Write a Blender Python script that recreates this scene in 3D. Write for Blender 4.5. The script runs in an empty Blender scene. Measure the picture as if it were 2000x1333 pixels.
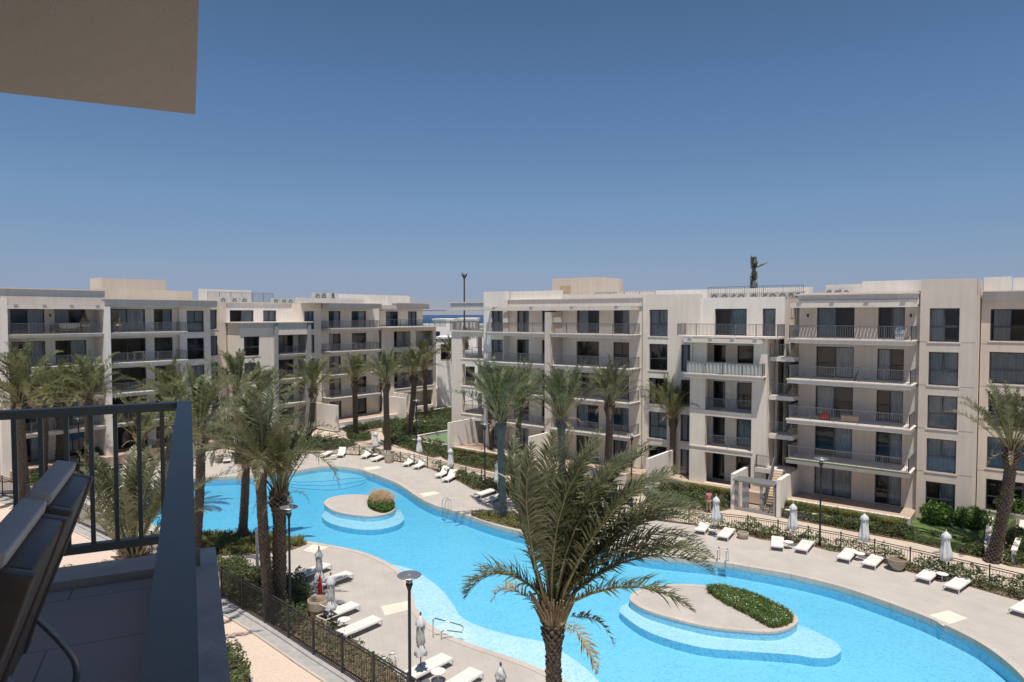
import bpy, math, random
import numpy as np
from mathutils import Vector, Matrix
from mathutils.geometry import tessellate_polygon
R = math.radians
S = bpy.context.scene
COL = S.collection
random.seed(7); RNG = np.random.default_rng(7)

# ---------------------------------------------------------------- camera, sky, sun
# world grid: +X runs along the facades on the right, +Y towards the sea; z=0 is the ground floor level
FPX, CXP, CYP, HZP, CAMZ, YAW = 1333., 1000., 666.5, 615., 14.2, R(37.9)
PIT = math.atan((CYP-HZP)/FPX)
cam = bpy.data.cameras.new('camera'); co = bpy.data.objects.new('camera', cam); COL.objects.link(co)
cam.sensor_width = 36; cam.lens = 36*FPX/2000; cam.clip_start = .05; cam.clip_end = 60000
co.location = (0, 0, CAMZ); co.rotation_euler = (R(90)-PIT, 0, YAW)
S.camera = co
W = bpy.data.worlds.new('World'); S.world = W; W.use_nodes = True
SUN = Vector((.215, -.230, .949)).normalized()
nt = W.node_tree; sky = nt.nodes.new('ShaderNodeTexSky'); sky.sky_type = 'NISHITA'; sky.sun_disc = False
sky.sun_elevation = math.asin(SUN.z); sky.sun_rotation = math.atan2(SUN.x, SUN.y)
sky.altitude = 0; sky.air_density = .85; sky.dust_density = .05; sky.ozone_density = 4.2
tint = nt.nodes.new('ShaderNodeMixRGB'); tint.blend_type = 'MULTIPLY'; tint.inputs[0].default_value = 1; 
_tc = nt.nodes.new('ShaderNodeTexCoord'); _sp = nt.nodes.new('ShaderNodeSeparateXYZ'); _rp = nt.nodes.new('ShaderNodeValToRGB')   # haze tone by height above the horizon
nt.links.new(_tc.outputs['Generated'], _sp.inputs[0]); nt.links.new(_sp.outputs['Z'], _rp.inputs[0]); nt.links.new(_rp.outputs[0], tint.inputs[2])
_e = _rp.color_ramp.elements; _e[0].position = 0; _e[0].color = (.50, .52, .75, 1); _e[1].position = .7; _e[1].color = (.78, .88, .93, 1)
for _p, _c in ((.03, (.53, .54, .76)), (.064, (.68, .65, .77)), (.16, (.87, .89, .91)), (.297, (.86, .96, 1.)), (.407, (.81, .92, .93))):
    _q = _e.new(_p); _q.color = _c+(1,)
nt.links.new(sky.outputs[0], tint.inputs[1]); nt.links.new(tint.outputs[0], nt.nodes['Background'].inputs[0]); nt.nodes['Background'].inputs[1].default_value = .092
sl = bpy.data.lights.new('sun', 'SUN'); so = bpy.data.objects.new('sun', sl); COL.objects.link(so)
sl.energy = 4.6; sl.angle = R(.55); sl.color = (1, .94, .86)
so.rotation_euler = SUN.to_track_quat('Z', 'Y').to_euler(); so.location = (0, 0, 60)
S.view_settings.view_transform = 'Standard'; S.view_settings.look = 'None'
S.view_settings.exposure = 0; S.view_settings.gamma = 1
S.render.engine = 'CYCLES'; S.cycles.transparent_max_bounces = 24; S.cycles.diffuse_bounces = 2

def ray(x, y):
    X = (x-CXP)/FPX; Z = -(y-CYP)/FPX
    Y2 = math.cos(PIT)+Z*math.sin(PIT); Z2 = -math.sin(PIT)+Z*math.cos(PIT)
    return X*math.cos(YAW)-Y2*math.sin(YAW), X*math.sin(YAW)+Y2*math.cos(YAW), Z2
def g(x, y, z=-1.):
    """ground point (world x, y) at height z that the survey photograph shows at x, y"""
    r = ray(x, y); t = (z-CAMZ)/r[2]
    return (r[0]*t, r[1]*t)
def gs(pts, z=-1.): return [g(x, y, z) for x, y in pts]

# ---------------------------------------------------------------- materials
MATS = {}
def mat(name, col, rough=.8, metal=0, noise=0, scale=3, bump=0, bscale=40, spec=.3, col2=None, dirt=0, stretch=None, trans=0):
    m = bpy.data.materials.new(name); m.use_nodes = True; n = m.node_tree; b = n.nodes['Principled BSDF']
    b.inputs['Roughness'].default_value = rough; b.inputs['Metallic'].default_value = metal
    b.inputs['Specular IOR Level'].default_value = spec
    c = tuple(col)+(1,)
    b.inputs['Base Color'].default_value = c
    geo = n.nodes.new('ShaderNodeNewGeometry'); src = geo.outputs['Position']
    if stretch:
        mp = n.nodes.new('ShaderNodeMapping'); mp.inputs['Scale'].default_value = stretch
        n.links.new(src, mp.inputs[0]); src = mp.outputs[0]
    if noise or col2:
        t = n.nodes.new('ShaderNodeTexNoise'); t.inputs['Scale'].default_value = scale; t.inputs['Detail'].default_value = 5
        t.inputs['Roughness'].default_value = .62
        n.links.new(src, t.inputs['Vector'])
        r = n.nodes.new('ShaderNodeValToRGB'); e = r.color_ramp.elements
        e[0].position = .34; e[1].position = .66
        if col2: e[0].color = c; e[1].color = tuple(col2)+(1,)
        else:
            e[0].color = tuple(x*(1-noise) for x in col)+(1,); e[1].color = tuple(min(1, x*(1+noise)) for x in col)+(1,)
        n.links.new(t.outputs['Fac'], r.inputs[0]); n.links.new(r.outputs[0], b.inputs['Base Color'])
    if bump:
        t2 = n.nodes.new('ShaderNodeTexNoise'); t2.inputs['Scale'].default_value = bscale; t2.inputs['Detail'].default_value = 4
        n.links.new(src, t2.inputs['Vector'])
        bp = n.nodes.new('ShaderNodeBump'); bp.inputs['Strength'].default_value = bump; bp.inputs['Distance'].default_value = .02
        n.links.new(t2.outputs['Fac'], bp.inputs['Height']); n.links.new(bp.outputs[0], b.inputs['Normal'])
    if trans:
        o = n.nodes['Material Output']; tr = n.nodes.new('ShaderNodeBsdfTranslucent'); mx = n.nodes.new('ShaderNodeMixShader')
        mx.inputs[0].default_value = trans; tr.inputs[0].default_value = tuple(min(1, x*1.5) for x in (col2 or col))+(1,)
        n.links.new(b.outputs[0], mx.inputs[1]); n.links.new(tr.outputs[0], mx.inputs[2]); n.links.new(mx.outputs[0], o.inputs[0])
    MATS[name] = m
    return m
def paving(name, col, bw, bh, rot, mortar=.012, mcol=.6, var=.06, rough=.75, squash=1):
    m = mat(name, col, rough, noise=.06, scale=.7, bump=.15, bscale=60)
    n = m.node_tree; b = n.nodes['Principled BSDF']; ramp = [x for x in n.nodes if x.type == 'VALTORGB'][0]
    geo = [x for x in n.nodes if x.type == 'NEW_GEOMETRY'][0]
    mp = n.nodes.new('ShaderNodeMapping'); mp.inputs['Rotation'].default_value = (0, 0, rot); n.links.new(geo.outputs['Position'], mp.inputs[0])
    br = n.nodes.new('ShaderNodeTexBrick'); br.inputs['Scale'].default_value = 1; br.inputs['Brick Width'].default_value = bw
    br.inputs['Row Height'].default_value = bh; br.inputs['Mortar Size'].default_value = mortar; br.inputs['Mortar Smooth'].default_value = .2
    br.inputs['Color1'].default_value = (1-var, 1-var, 1-var, 1); br.inputs['Color2'].default_value = (1+var*.5,)*3+(1,)
    br.inputs['Mortar'].default_value = (mcol, mcol, mcol, 1)
    n.links.new(mp.outputs[0], br.inputs[0])
    mx = n.nodes.new('ShaderNodeMixRGB'); mx.blend_type = 'MULTIPLY'; mx.inputs[0].default_value = 1
    n.links.new(ramp.outputs[0], mx.inputs[1]); n.links.new(br.outputs[0], mx.inputs[2]); n.links.new(mx.outputs[0], b.inputs['Base Color'])
    return m
def stucco(name, col):
    """rendered wall: broad tonal clouds, faint rain streaks, fine grain"""
    m = mat(name, col, .9, noise=.045, scale=.55, bump=.22, bscale=26, spec=.2)
    n = m.node_tree; b = n.nodes['Principled BSDF']; ramp = [x for x in n.nodes if x.type == 'VALTORGB'][0]
    geo = [x for x in n.nodes if x.type == 'NEW_GEOMETRY'][0]
    mp = n.nodes.new('ShaderNodeMapping'); mp.inputs['Scale'].default_value = (3.5, 3.5, .16); n.links.new(geo.outputs['Position'], mp.inputs[0])
    t = n.nodes.new('ShaderNodeTexNoise'); t.inputs['Scale'].default_value = 1; t.inputs['Detail'].default_value = 6
    n.links.new(mp.outputs[0], t.inputs[0])
    r2 = n.nodes.new('ShaderNodeValToRGB'); e = r2.color_ramp.elements; e[0].position = .38; e[0].color = (.86, .84, .81, 1); e[1].position = .62; e[1].color = (1, 1, 1, 1)
    n.links.new(t.outputs['Fac'], r2.inputs[0])
    mx = n.nodes.new('ShaderNodeMixRGB'); mx.blend_type = 'MULTIPLY'; mx.inputs[0].default_value = .42
    n.links.new(ramp.outputs[0], mx.inputs[1]); n.links.new(r2.outputs[0], mx.inputs[2]); n.links.new(mx.outputs[0], b.inputs['Base Color'])
    return m
WALL = stucco('stucco', (.66, .58, .505)); WALLW = stucco('stucco_warm', (.70, .595, .49)); TRIM = stucco('trim', (.74, .665, .59))
GREYP = stucco('grey_pilaster', (.33, .335, .335))
WALLC = stucco('pale_render', (.84, .78, .705))
WALL2 = stucco('cream_render', (.82, .735, .63)); WALL3 = stucco('off_white_render', (.80, .74, .68)); FASC = stucco('fascia_shade_grey', (.56, .55, .53))  # FASC is cream render greyed, with the roof edge shade in its colour
ROOF = mat('roof_finish', (.62, .58, .52), .9, noise=.1, scale=1.5)
DECK = paving('deck_paving', (.50, .45, .40), 1.2, .6, R(37.9), .012, .88, .035)
PATH = paving('path_paving', (.60, .50, .40), .4, .2, R(20), .01, .88, .07)
NPATH = mat('near_path', (.66, .52, .42), .85, noise=.13, scale=14, bump=.2, bscale=90)
COPE = paving('coping_stone', (.56, .49, .42), .5, .5, R(10), .012, .8, .04)
MATT = paving('cream_slab', (.80, .70, .56), .6, .6, R(37.9), .01, .88, .03)
TERR = paving('terrace_paving', (.50, .38, .29), .4, .4, 0, .012, .8, .06)
CONC = mat('grey_kerb', (.40, .38, .36), .85, noise=.12, scale=2.5, bump=.2)
PLANT_W = mat('planter_wall', (.50, .49, .46), .85, noise=.1, scale=2.5, bump=.2)
SOIL = mat('soil', (.20, .145, .095), .95, noise=.35, scale=2.2, bump=.6, bscale=12)
LAWN = mat('lawn_green', (.10, .15, .05), .95, noise=.35, scale=1.8, bump=.6, bscale=30)
COURT = mat('green_court', (.16, .24, .13), .9, noise=.08, scale=2)
RAIL = mat('rail_metal', (.20, .20, .205), .45, .3)
FENCE = mat('fence_metal', (.065, .058, .056), .5, .4, noise=.15, scale=4)
FRAME = mat('window_frame', (.075, .078, .088), .45, .3)
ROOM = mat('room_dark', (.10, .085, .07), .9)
CURT = mat('curtain', (.74, .73, .70), .9, noise=.08, scale=2, trans=.2)
CURTB = mat('curtain_blue', (.52, .60, .62), .9, noise=.06, scale=2, trans=.2)
WHITE = mat('white_metal', (.72, .70, .67), .5)
SLING = mat('white_sling', (.74, .70, .645), .8, bump=.15, bscale=200)
CLOTH = mat('canvas', (.70, .71, .70), .9, noise=.1, scale=6, bump=.3, bscale=30, trans=.12)
CLOTHD = mat('canvas_grey', (.50, .49, .46), .9, noise=.18, scale=7, bump=.3, bscale=30)
POLEW = mat('pole_cream', (.62, .56, .45), .6)
CLAY = mat('clay_pot', (.42, .35, .27), .8, noise=.12, scale=5, bump=.2, bscale=20)
LAMP = mat('lamp_metal', (.035, .04, .045), .45, .5)
LAMPD = mat('lamp_disc', (.30, .31, .32), .4, .6)
STEEL = mat('steel', (.62, .63, .65), .18, 1.)
AC = mat('ac_casing', (.60, .59, .56), .6, noise=.1, scale=3); ACD = mat('ac_dark', (.22, .21, .20), .7)
STAIR = mat('stair_stone', (.70, .54, .39), .8, noise=.08, scale=4)
BRICKISH = mat('ochre_box', (.55, .40, .26), .85, noise=.05, scale=2)
NAVY = mat('rail_blue_grey', (.175, .185, .165), .42, .1, noise=.06, scale=1.5, bump=.04, bscale=25)
BFLOOR = paving('balcony_tile', (.46, .395, .36), 1.2, .6, R(-243.2), .005, .55, .03)
LEDGE = mat('ledge_stone', (.62, .50, .42), .8, noise=.14, scale=3.5, bump=.35, bscale=30)
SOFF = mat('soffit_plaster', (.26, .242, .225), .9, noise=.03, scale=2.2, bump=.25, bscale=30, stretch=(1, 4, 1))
CUSH = mat('grey_cushion', (.56, .545, .51), .9, noise=.06, scale=6, bump=.2, bscale=120)
WICK = mat('brown_frame', (.12, .095, .08), .4, noise=.1, scale=20)
TEAK = mat('teak_arm', (.16, .045, .02), .4, noise=.25, scale=6, stretch=(1, 8, 8))
RATT = mat('rattan', (.26, .17, .09), .8, noise=.3, scale=20)
STRIPE = mat('stripe_fabric', (.60, .46, .32), .9)
REDC = mat('red_cloth', (.55, .02, .02), .8)
PINK = mat('pink_shirt', (.48, .16, .20), .9, noise=.12, scale=12); KHAKI = mat('khaki', (.33, .25, .17), .9)
SKIN = mat('skin', (.36, .20, .13), .6); HAIR = mat('hair', (.02, .016, .014), .7)
BARK = mat('palm_bark', (.035, .026, .02), .95, col2=(.10, .08, .06), scale=7, bump=.9, bscale=18)
BARKT = mat('palm_bark_teal', (.045, .048, .045), .95, col2=(.12, .13, .125), scale=7, bump=.9, bscale=18)
BOOT = mat('palm_boot', (.085, .066, .05), .95, col2=(.23, .19, .15), scale=9)
BOOTT = mat('palm_boot_grey', (.10, .105, .098), .95, col2=(.24, .24, .215), scale=9)
LEAF = mat('frond', (.05, .07, .02), .42, col2=(.21, .215, .095), scale=1.3, spec=.5, trans=.22)
LEAFO = mat('frond_olive', (.052, .07, .028), .40, col2=(.225, .225, .12), scale=1.6, spec=.55, trans=.2)
LEAFT = mat('frond_teal', (.040, .068, .028), .45, col2=(.19, .215, .10), scale=1.3, spec=.5, trans=.22)
DRY = mat('dry_frond', (.20, .14, .075), .8, col2=(.40, .33, .21), scale=3, trans=.15)
RACH = mat('rachis', (.16, .165, .07), .6, col2=(.34, .30, .16), scale=3)
HEDGE = mat('hedge_leaf', (.04, .068, .02), .55, col2=(.135, .165, .06), scale=1.1, spec=.4, trans=.15)
HEDGE2 = mat('hedge_olive', (.05, .07, .028), .6, col2=(.16, .165, .07), scale=1.3, spec=.4, trans=.15)
BUSH = mat('bush_leaf', (.035, .085, .012), .5, col2=(.12, .20, .04), scale=2, spec=.4, trans=.18)
GRASS = mat('grass_blade', (.09, .12, .03), .6, col2=(.26, .24, .08), scale=1.6, trans=.2)
STRAW = mat('straw_plume', (.40, .30, .16), .9, col2=(.60, .47, .29), scale=4, trans=.25)
FLOWER = mat('white_flower', (.8, .8, .78), .8)
HOUSE = stucco('white_house', (.78, .77, .75))
def glass_mat():
    m = bpy.data.materials.new('window_glass'); m.use_nodes = True; n = m.node_tree; n.nodes.clear()
    o = n.nodes.new('ShaderNodeOutputMaterial'); mx = n.nodes.new('ShaderNodeMixShader'); tr = n.nodes.new('ShaderNodeBsdfTransparent')
    gl = n.nodes.new('ShaderNodeBsdfGlossy'); fr = n.nodes.new('ShaderNodeFresnel'); fr.inputs[0].default_value = 1.55
    tr.inputs[0].default_value = (.84, .86, .88, 1); gl.inputs['Roughness'].default_value = .03; gl.inputs[0].default_value = (.9, .93, 1, 1)
    n.links.new(fr.outputs[0], mx.inputs[0]); n.links.new(tr.outputs[0], mx.inputs[1]); n.links.new(gl.outputs[0], mx.inputs[2]); n.links.new(mx.outputs[0], o.inputs[0])
    return m
GLASS = glass_mat()
CLEAR = glass_mat(); CLEAR.name = 'clear_glass'
for _n in CLEAR.node_tree.nodes:
    if _n.type == 'BSDF_TRANSPARENT': _n.inputs[0].default_value = (.86, .93, .90, 1)
    if _n.type == 'FRESNEL': _n.inputs[0].default_value = 1.25
def water_mat():
    m = bpy.data.materials.new('pool_water'); m.use_nodes = True; n = m.node_tree; n.nodes.clear()
    o = n.nodes.new('ShaderNodeOutputMaterial'); mx = n.nodes.new('ShaderNodeMixShader'); tr = n.nodes.new('ShaderNodeBsdfTransparent')
    gl = n.nodes.new('ShaderNodeBsdfGlossy'); fr = n.nodes.new('ShaderNodeFresnel'); fr.inputs[0].default_value = 1.33
    gl.inputs['Roughness'].default_value = .06
    geo = n.nodes.new('ShaderNodeNewGeometry'); t = n.nodes.new('ShaderNodeTexNoise'); t.inputs['Scale'].default_value = 3.2; t.inputs['Detail'].default_value = 3
    t.inputs['Distortion'].default_value = .6
    n.links.new(geo.outputs['Position'], t.inputs[0])
    bp = n.nodes.new('ShaderNodeBump'); bp.inputs['Strength'].default_value = .6; bp.inputs['Distance'].default_value = .09; n.links.new(t.outputs['Fac'], bp.inputs['Height'])
    n.links.new(bp.outputs[0], gl.inputs['Normal']); n.links.new(bp.outputs[0], fr.inputs['Normal'])
    n.links.new(fr.outputs[0], mx.inputs[0]); n.links.new(tr.outputs[0], mx.inputs[1]); n.links.new(gl.outputs[0], mx.inputs[2]); n.links.new(mx.outputs[0], o.inputs[0])
    va = n.nodes.new('ShaderNodeVolumeAbsorption'); va.inputs[0].default_value = (.08, .80, .965, 1); va.inputs[1].default_value = .55
    n.links.new(va.outputs[0], o.inputs['Volume'])
    return m
WATER = water_mat()
def tile_mat():
    """small glass mosaic, every chip its own tone; the variation also paints in water sparkle"""
    m = mat('pool_mosaic', (.62, .80, .90), .35); n = m.node_tree; b = n.nodes['Principled BSDF']
    geo = [x for x in n.nodes if x.type == 'NEW_GEOMETRY'][0]
    v = n.nodes.new('ShaderNodeTexVoronoi'); v.inputs['Scale'].default_value = 11; v.inputs['Randomness'].default_value = .9
    n.links.new(geo.outputs['Position'], v.inputs[0])
    hs = n.nodes.new('ShaderNodeSeparateColor'); n.links.new(v.outputs['Color'], hs.inputs[0])
    t = n.nodes.new('ShaderNodeTexNoise'); t.inputs['Scale'].default_value = .5; t.inputs['Detail'].default_value = 9; t.inputs['Roughness'].default_value = .7; n.links.new(geo.outputs['Position'], t.inputs[0])
    ad = n.nodes.new('ShaderNodeMath'); ad.operation = 'ADD'; n.links.new(hs.outputs[0], ad.inputs[0]); n.links.new(t.outputs['Fac'], ad.inputs[1])
    r = n.nodes.new('ShaderNodeValToRGB'); e = r.color_ramp.elements; e[0].position = .45; e[0].color = (.42, .60, .68, 1); e[1].position = 1.05; e[1].color = (.60, .72, .78, 1)
    n.links.new(ad.outputs[0], r.inputs[0]); n.links.new(r.outputs[0], b.inputs['Base Color'])
    return m
TILE = tile_mat()
TILEW = tile_mat(); TILEW.name = 'pool_wall_shade_mosaic'  # darker copy of the tile: shade and water depth painted onto upright faces
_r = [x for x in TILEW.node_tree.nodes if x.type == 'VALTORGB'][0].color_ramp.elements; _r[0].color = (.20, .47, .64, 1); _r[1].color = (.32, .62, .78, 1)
def sea_mat():
    m = mat('sea_water', (.012, .05, .13), .35, noise=.15, scale=.01, bump=.5, bscale=.2, spec=.4)
    return m
SEA = sea_mat()

# ---------------------------------------------------------------- helpers
def tag(o, label=None, cat=None, group=None, kind=None):
    if label: o['label'] = label
    if cat: o['category'] = cat
    if group: o['group'] = group
    if kind: o['kind'] = kind
    return o
def empty(name, loc=(0, 0, 0), rz=0, label=None, cat=None, group=None, kind=None):
    o = bpy.data.objects.new(name, None); COL.objects.link(o); o.location = loc; o.rotation_euler = (0, 0, rz)
    o.empty_display_size = .2
    return tag(o, label, cat, group, kind)
class MB:
    def __init__(s): s.v = []; s.f = []
    def box(s, x0, x1, y0, y1, z0, z1):
        b = len(s.v); s.v += [(x0, y0, z0), (x1, y0, z0), (x1, y1, z0), (x0, y1, z0), (x0, y0, z1), (x1, y0, z1), (x1, y1, z1), (x0, y1, z1)]
        s.f += [tuple(b+i for i in q) for q in ((0, 3, 2, 1), (4, 5, 6, 7), (0, 1, 5, 4), (1, 2, 6, 5), (2, 3, 7, 6), (3, 0, 4, 7))]; return s
    def quad(s, *p):
        b = len(s.v); s.v += list(p); s.f.append(tuple(range(b, b+len(p)))); return s
    def bar(s, a, b, w, h=None, up=(0, 0, 1)):
        """box beam from a to b, w wide, h high"""
        h = h or w; a = Vector(a); b = Vector(b); d = (b-a).normalized(); up = Vector(up)
        if abs(d.dot(up)) > .99: up = Vector((0, 1, 0))
        x = d.cross(up).normalized(); z = x.cross(d).normalized(); k = len(s.v)
        for p in (a, b):
            for i, j in ((-1, -1), (1, -1), (1, 1), (-1, 1)): s.v.append(tuple(p+x*(i*w/2)+z*(j*h/2)))
        s.f += [tuple(k+i for i in q) for q in ((0, 1, 2, 3), (7, 6, 5, 4), (0, 4, 5, 1), (1, 5, 6, 2), (2, 6, 7, 3), (3, 7, 4, 0))]; return s
    def tube(s, pts, r, n=8, cap=True):
        pts = [Vector(p) for p in pts]; rr = r if isinstance(r, (list, tuple)) else [r]*len(pts); k = len(s.v); u = None
        for i, p in enumerate(pts):
            d = (pts[min(i+1, len(pts)-1)]-pts[max(i-1, 0)]).normalized()
            if u is None: u = d.orthogonal().normalized()
            else: u = (u-d*u.dot(d)).normalized()
            w = d.cross(u)
            for j in range(n):
                a = 2*math.pi*j/n; s.v.append(tuple(p+(u*math.cos(a)+w*math.sin(a))*rr[i]))
        for i in range(len(pts)-1):
            for j in range(n):
                s.f.append((k+i*n+j, k+i*n+(j+1) % n, k+(i+1)*n+(j+1) % n, k+(i+1)*n+j))
        if cap: s.f.append(tuple(k+j for j in reversed(range(n)))); s.f.append(tuple(k+(len(pts)-1)*n+j for j in range(n)))
        return s
    def lathe(s, prof, n=20, c=(0, 0, 0), mod=None, cap=True):
        k = len(s.v)
        for i, (r, z) in enumerate(prof):
            for j in range(n):
                a = 2*math.pi*j/n; q = r*(mod(a, i, z) if mod else 1); s.v.append((c[0]+q*math.cos(a), c[1]+q*math.sin(a), c[2]+z))
        for i in range(len(prof)-1):
            for j in range(n): s.f.append((k+i*n+j, k+i*n+(j+1) % n, k+(i+1)*n+(j+1) % n, k+(i+1)*n+j))
        if cap: s.f.append(tuple(k+j for j in reversed(range(n)))); s.f.append(tuple(k+(len(prof)-1)*n+j for j in range(n)))
        return s
    def prism(s, poly, z0, z1, top=True):
        """extruded polygon; concave allowed"""
        k = len(s.v); n = len(poly); s.v += [(x, y, z0) for x, y in poly]+[(x, y, z1) for x, y in poly]
        for t in tessellate_polygon([[Vector((x, y, 0)) for x, y in poly]]):
            a, b, c = [poly[i] for i in t]
            if (b[0]-a[0])*(c[1]-a[1])-(b[1]-a[1])*(c[0]-a[0]) < 0: t = (t[0], t[2], t[1])
            s.f.append(tuple(k+n+i for i in t)); s.f.append(tuple(k+i for i in reversed(t)))
        for i in range(n): s.f.append((k+i, k+(i+1) % n, k+n+(i+1) % n, k+n+i))
        return s
    def mesh(s, name, m, off=(0, 0, 0), smooth=False):
        me = bpy.data.meshes.new(name); ox, oy, oz = off
        me.from_pydata([(x-ox, y-oy, z-oz) for x, y, z in s.v] if any(off) else s.v, [], s.f)
        me.materials.append(m)
        if smooth: me.polygons.foreach_set('use_smooth', [True]*len(me.polygons))
        me.update(); return me
    def build(s, name, m, parent=None, off=(0, 0, 0), smooth=False, loc=None):
        o = bpy.data.objects.new(name, s.mesh(name, m, off, smooth)); COL.objects.link(o)
        if parent: o.parent = parent
        if loc: o.location = loc
        return o
def inst(name, me, parent=None, loc=(0, 0, 0), rz=0, sc=None):
    o = bpy.data.objects.new(name, me); COL.objects.link(o); o.parent = parent; o.location = loc; o.rotation_euler = (0, 0, rz)
    if sc: o.scale = sc
    return o
KIDS = {}
def copy_tree(o, parent=None):
    if not KIDS.get('n') == len(bpy.data.objects):
        pass
    c = o.copy(); COL.objects.link(c); c.parent = parent
    for ch in list(o.children): copy_tree(ch, c)
    return c
def npmesh(name, verts, faces, m, nper):
    me = bpy.data.meshes.new(name); nv = len(verts); nf = len(faces)
    me.vertices.add(nv); me.vertices.foreach_set('co', np.asarray(verts, dtype=np.float32).ravel())
    me.loops.add(nf*nper); me.loops.foreach_set('vertex_index', np.asarray(faces, dtype=np.int32).ravel())
    me.polygons.add(nf); me.polygons.foreach_set('loop_start', np.arange(0, nf*nper, nper, dtype=np.int32))
    me.update(calc_edges=True); me.materials.append(m); return me
def catmull(pts, k=5, closed=True):
    n = len(pts); out = []
    for i in range(n if closed else n-1):
        p = [pts[(i+j) % n] if closed else pts[min(max(i+j, 0), n-1)] for j in (-1, 0, 1, 2)]
        for q in range(k):
            t = q/k
            out.append(tuple(.5*((2*p[1][c])+(-p[0][c]+p[2][c])*t+(2*p[0][c]-5*p[1][c]+4*p[2][c]-p[3][c])*t*t+(-p[0][c]+3*p[1][c]-3*p[2][c]+p[3][c])*t**3) for c in (0, 1)))
    if not closed: out.append(pts[-1])
    return out
def area(p): return .5*sum(p[i][0]*p[(i+1) % len(p)][1]-p[(i+1) % len(p)][0]*p[i][1] for i in range(len(p)))
def ccw(p): return p if area(p) > 0 else p[::-1]
def offset(p, d):
    """shift a ccw polygon outwards by d"""
    out = []; n = len(p)
    for i in range(n):
        a = Vector(p[i-2]); c = Vector(p[(i+2) % n]); t = (c-a).normalized(); out.append((p[i][0]+t.y*d, p[i][1]-t.x*d))
    return out
def holed(name, outer, holes, z, m):
    loops = [[Vector((x, y, z)) for x, y in outer]]+[[Vector((x, y, z)) for x, y in h] for h in holes]
    flat = [v for l in loops for v in l]; mb = MB(); mb.v = [tuple(v) for v in flat]
    for t in tessellate_polygon(loops):
        a, b, c = [flat[i] for i in t]
        if (b-a).cross(c-a).z < 0: t = (t[0], t[2], t[1])
        mb.f.append(tuple(t))
    return mb.build(name, m)
def ring(mb, a, b, z0, z1):
    """band between closed outlines a (outer) and b (inner), with its walls"""
    n = len(a); k = len(mb.v)
    mb.v += [(x, y, z1) for x, y in a]+[(x, y, z1) for x, y in b]+[(x, y, z0) for x, y in a]+[(x, y, z0) for x, y in b]
    for i in range(n):
        j = (i+1) % n
        mb.f += [(k+i, k+j, k+n+j, k+n+i), (k+2*n+i, k+2*n+j, k+j, k+i), (k+n+i, k+n+j, k+3*n+j, k+3*n+i)]
    return mb

# ---------------------------------------------------------------- ground, pool, paths
pool_px = [(272, 990), (283, 966), (330, 945), (400, 934), (470, 931), (520, 929), (565, 922), (620, 913), (650, 911), (690, 915), (717, 922), (742, 931), (772, 943), (794, 956), (820, 974), (850, 988), (878, 996), (925, 1012), (980, 1030), (1059, 1048),
           (1150, 1066), (1250, 1083), (1310, 1090), (1369, 1096), (1420, 1101), (1467, 1109), (1530, 1120), (1590, 1133), (1650, 1149), (1713, 1170), (1760, 1187), (1807, 1205), (1865, 1231), (1918, 1259), (1965, 1293), (2000, 1327), (2040, 1380), (2060, 1440),
           (2000, 1520), (1850, 1570), (1650, 1560), (1450, 1490), (1250, 1395), (1100, 1329), (1040, 1301), (980, 1279), (926, 1261), (875, 1241), (839, 1220), (815, 1192), (806, 1165), (796, 1135), (775, 1110), (744, 1093), (705, 1078), (648, 1066), (600, 1058), (549, 1051), (466, 1046), (385, 1043), (330, 1036), (290, 1020)]
POOL = ccw(catmull(gs(pool_px), 4))
deck_far = [(560, 884), (620, 884), (680, 888), (735, 891), (790, 904), (840, 916), (870, 930), (898, 942), (924, 957), (944, 961), (966, 965), (990, 972), (1010, 978), (1050, 986), (1120, 995), (1200, 1004), (1290, 1015), (1359, 1027), (1436, 1041), (1485, 1054), (1588, 1068), (1620, 1077), (1673, 1084), (1770, 1116), (1792, 1122), (1899, 1148), (2000, 1177), (2120, 1215)]
fence_near = [(-60, 950), (12, 974), (80, 998), (157, 1028), (225, 1060), (300, 1096), (367, 1133), (425, 1168), (463, 1190), (512, 1219), (563, 1252), (615, 1287), (678, 1327), (760, 1382), (860, 1450), (960, 1520)]
FN = gs(fence_near)
deck_out = gs([(60, 905), (180, 900), (330, 886), (450, 882)])+gs(deck_far)+gs([(2500, 1500), (2600, 1900), (1500, 2200)])+FN[::-1]
def big_poly(): return [(-2000, -400), (600, -400), (600, 330), (-2000, 330)]
holed('ground', big_poly(), [offset(POOL, .12)], -1.03, PATH)['kind'] = 'structure'
holed('pool_deck', ccw(deck_out), [offset(POOL, .1)], -1.0, DECK)['kind'] = 'structure'
m = MB(); m.box(-30000, 30000, 331, 60000, -14, -9.); m.build('sea', SEA)['kind'] = 'structure'
# coping: a stone rim standing 3 cm proud
m = MB(); ring(m, offset(POOL, .32), POOL, -1.3, -.97); o = m.build('pool_coping', COPE); o['kind'] = 'structure'
BOT = -1.82
def shell(name, poly, floor, z, zt, m_):
    mb = MB(); n = len(poly)
    mb.v = [(x, y, zt) for x, y in poly]+[(x, y, z) for x, y in poly]
    for i in range(n): mb.f.append((i, (i+1) % n, n+(i+1) % n, n+i))
    nw = len(mb.f)
    for t in tessellate_polygon([[Vector((x, y, 0)) for x, y in poly]]): mb.f.append(tuple(n+i for i in t))
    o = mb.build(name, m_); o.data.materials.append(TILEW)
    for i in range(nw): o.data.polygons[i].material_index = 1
    return o
pb = shell('pool_basin', offset(POOL, .01), True, BOT, -1.02, TILE); pb['kind'] = 'structure'
m = MB(); m.prism(offset(POOL, .06), -3.2, -1.14); m.build('pool_water', WATER)['kind'] = 'structure'
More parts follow.
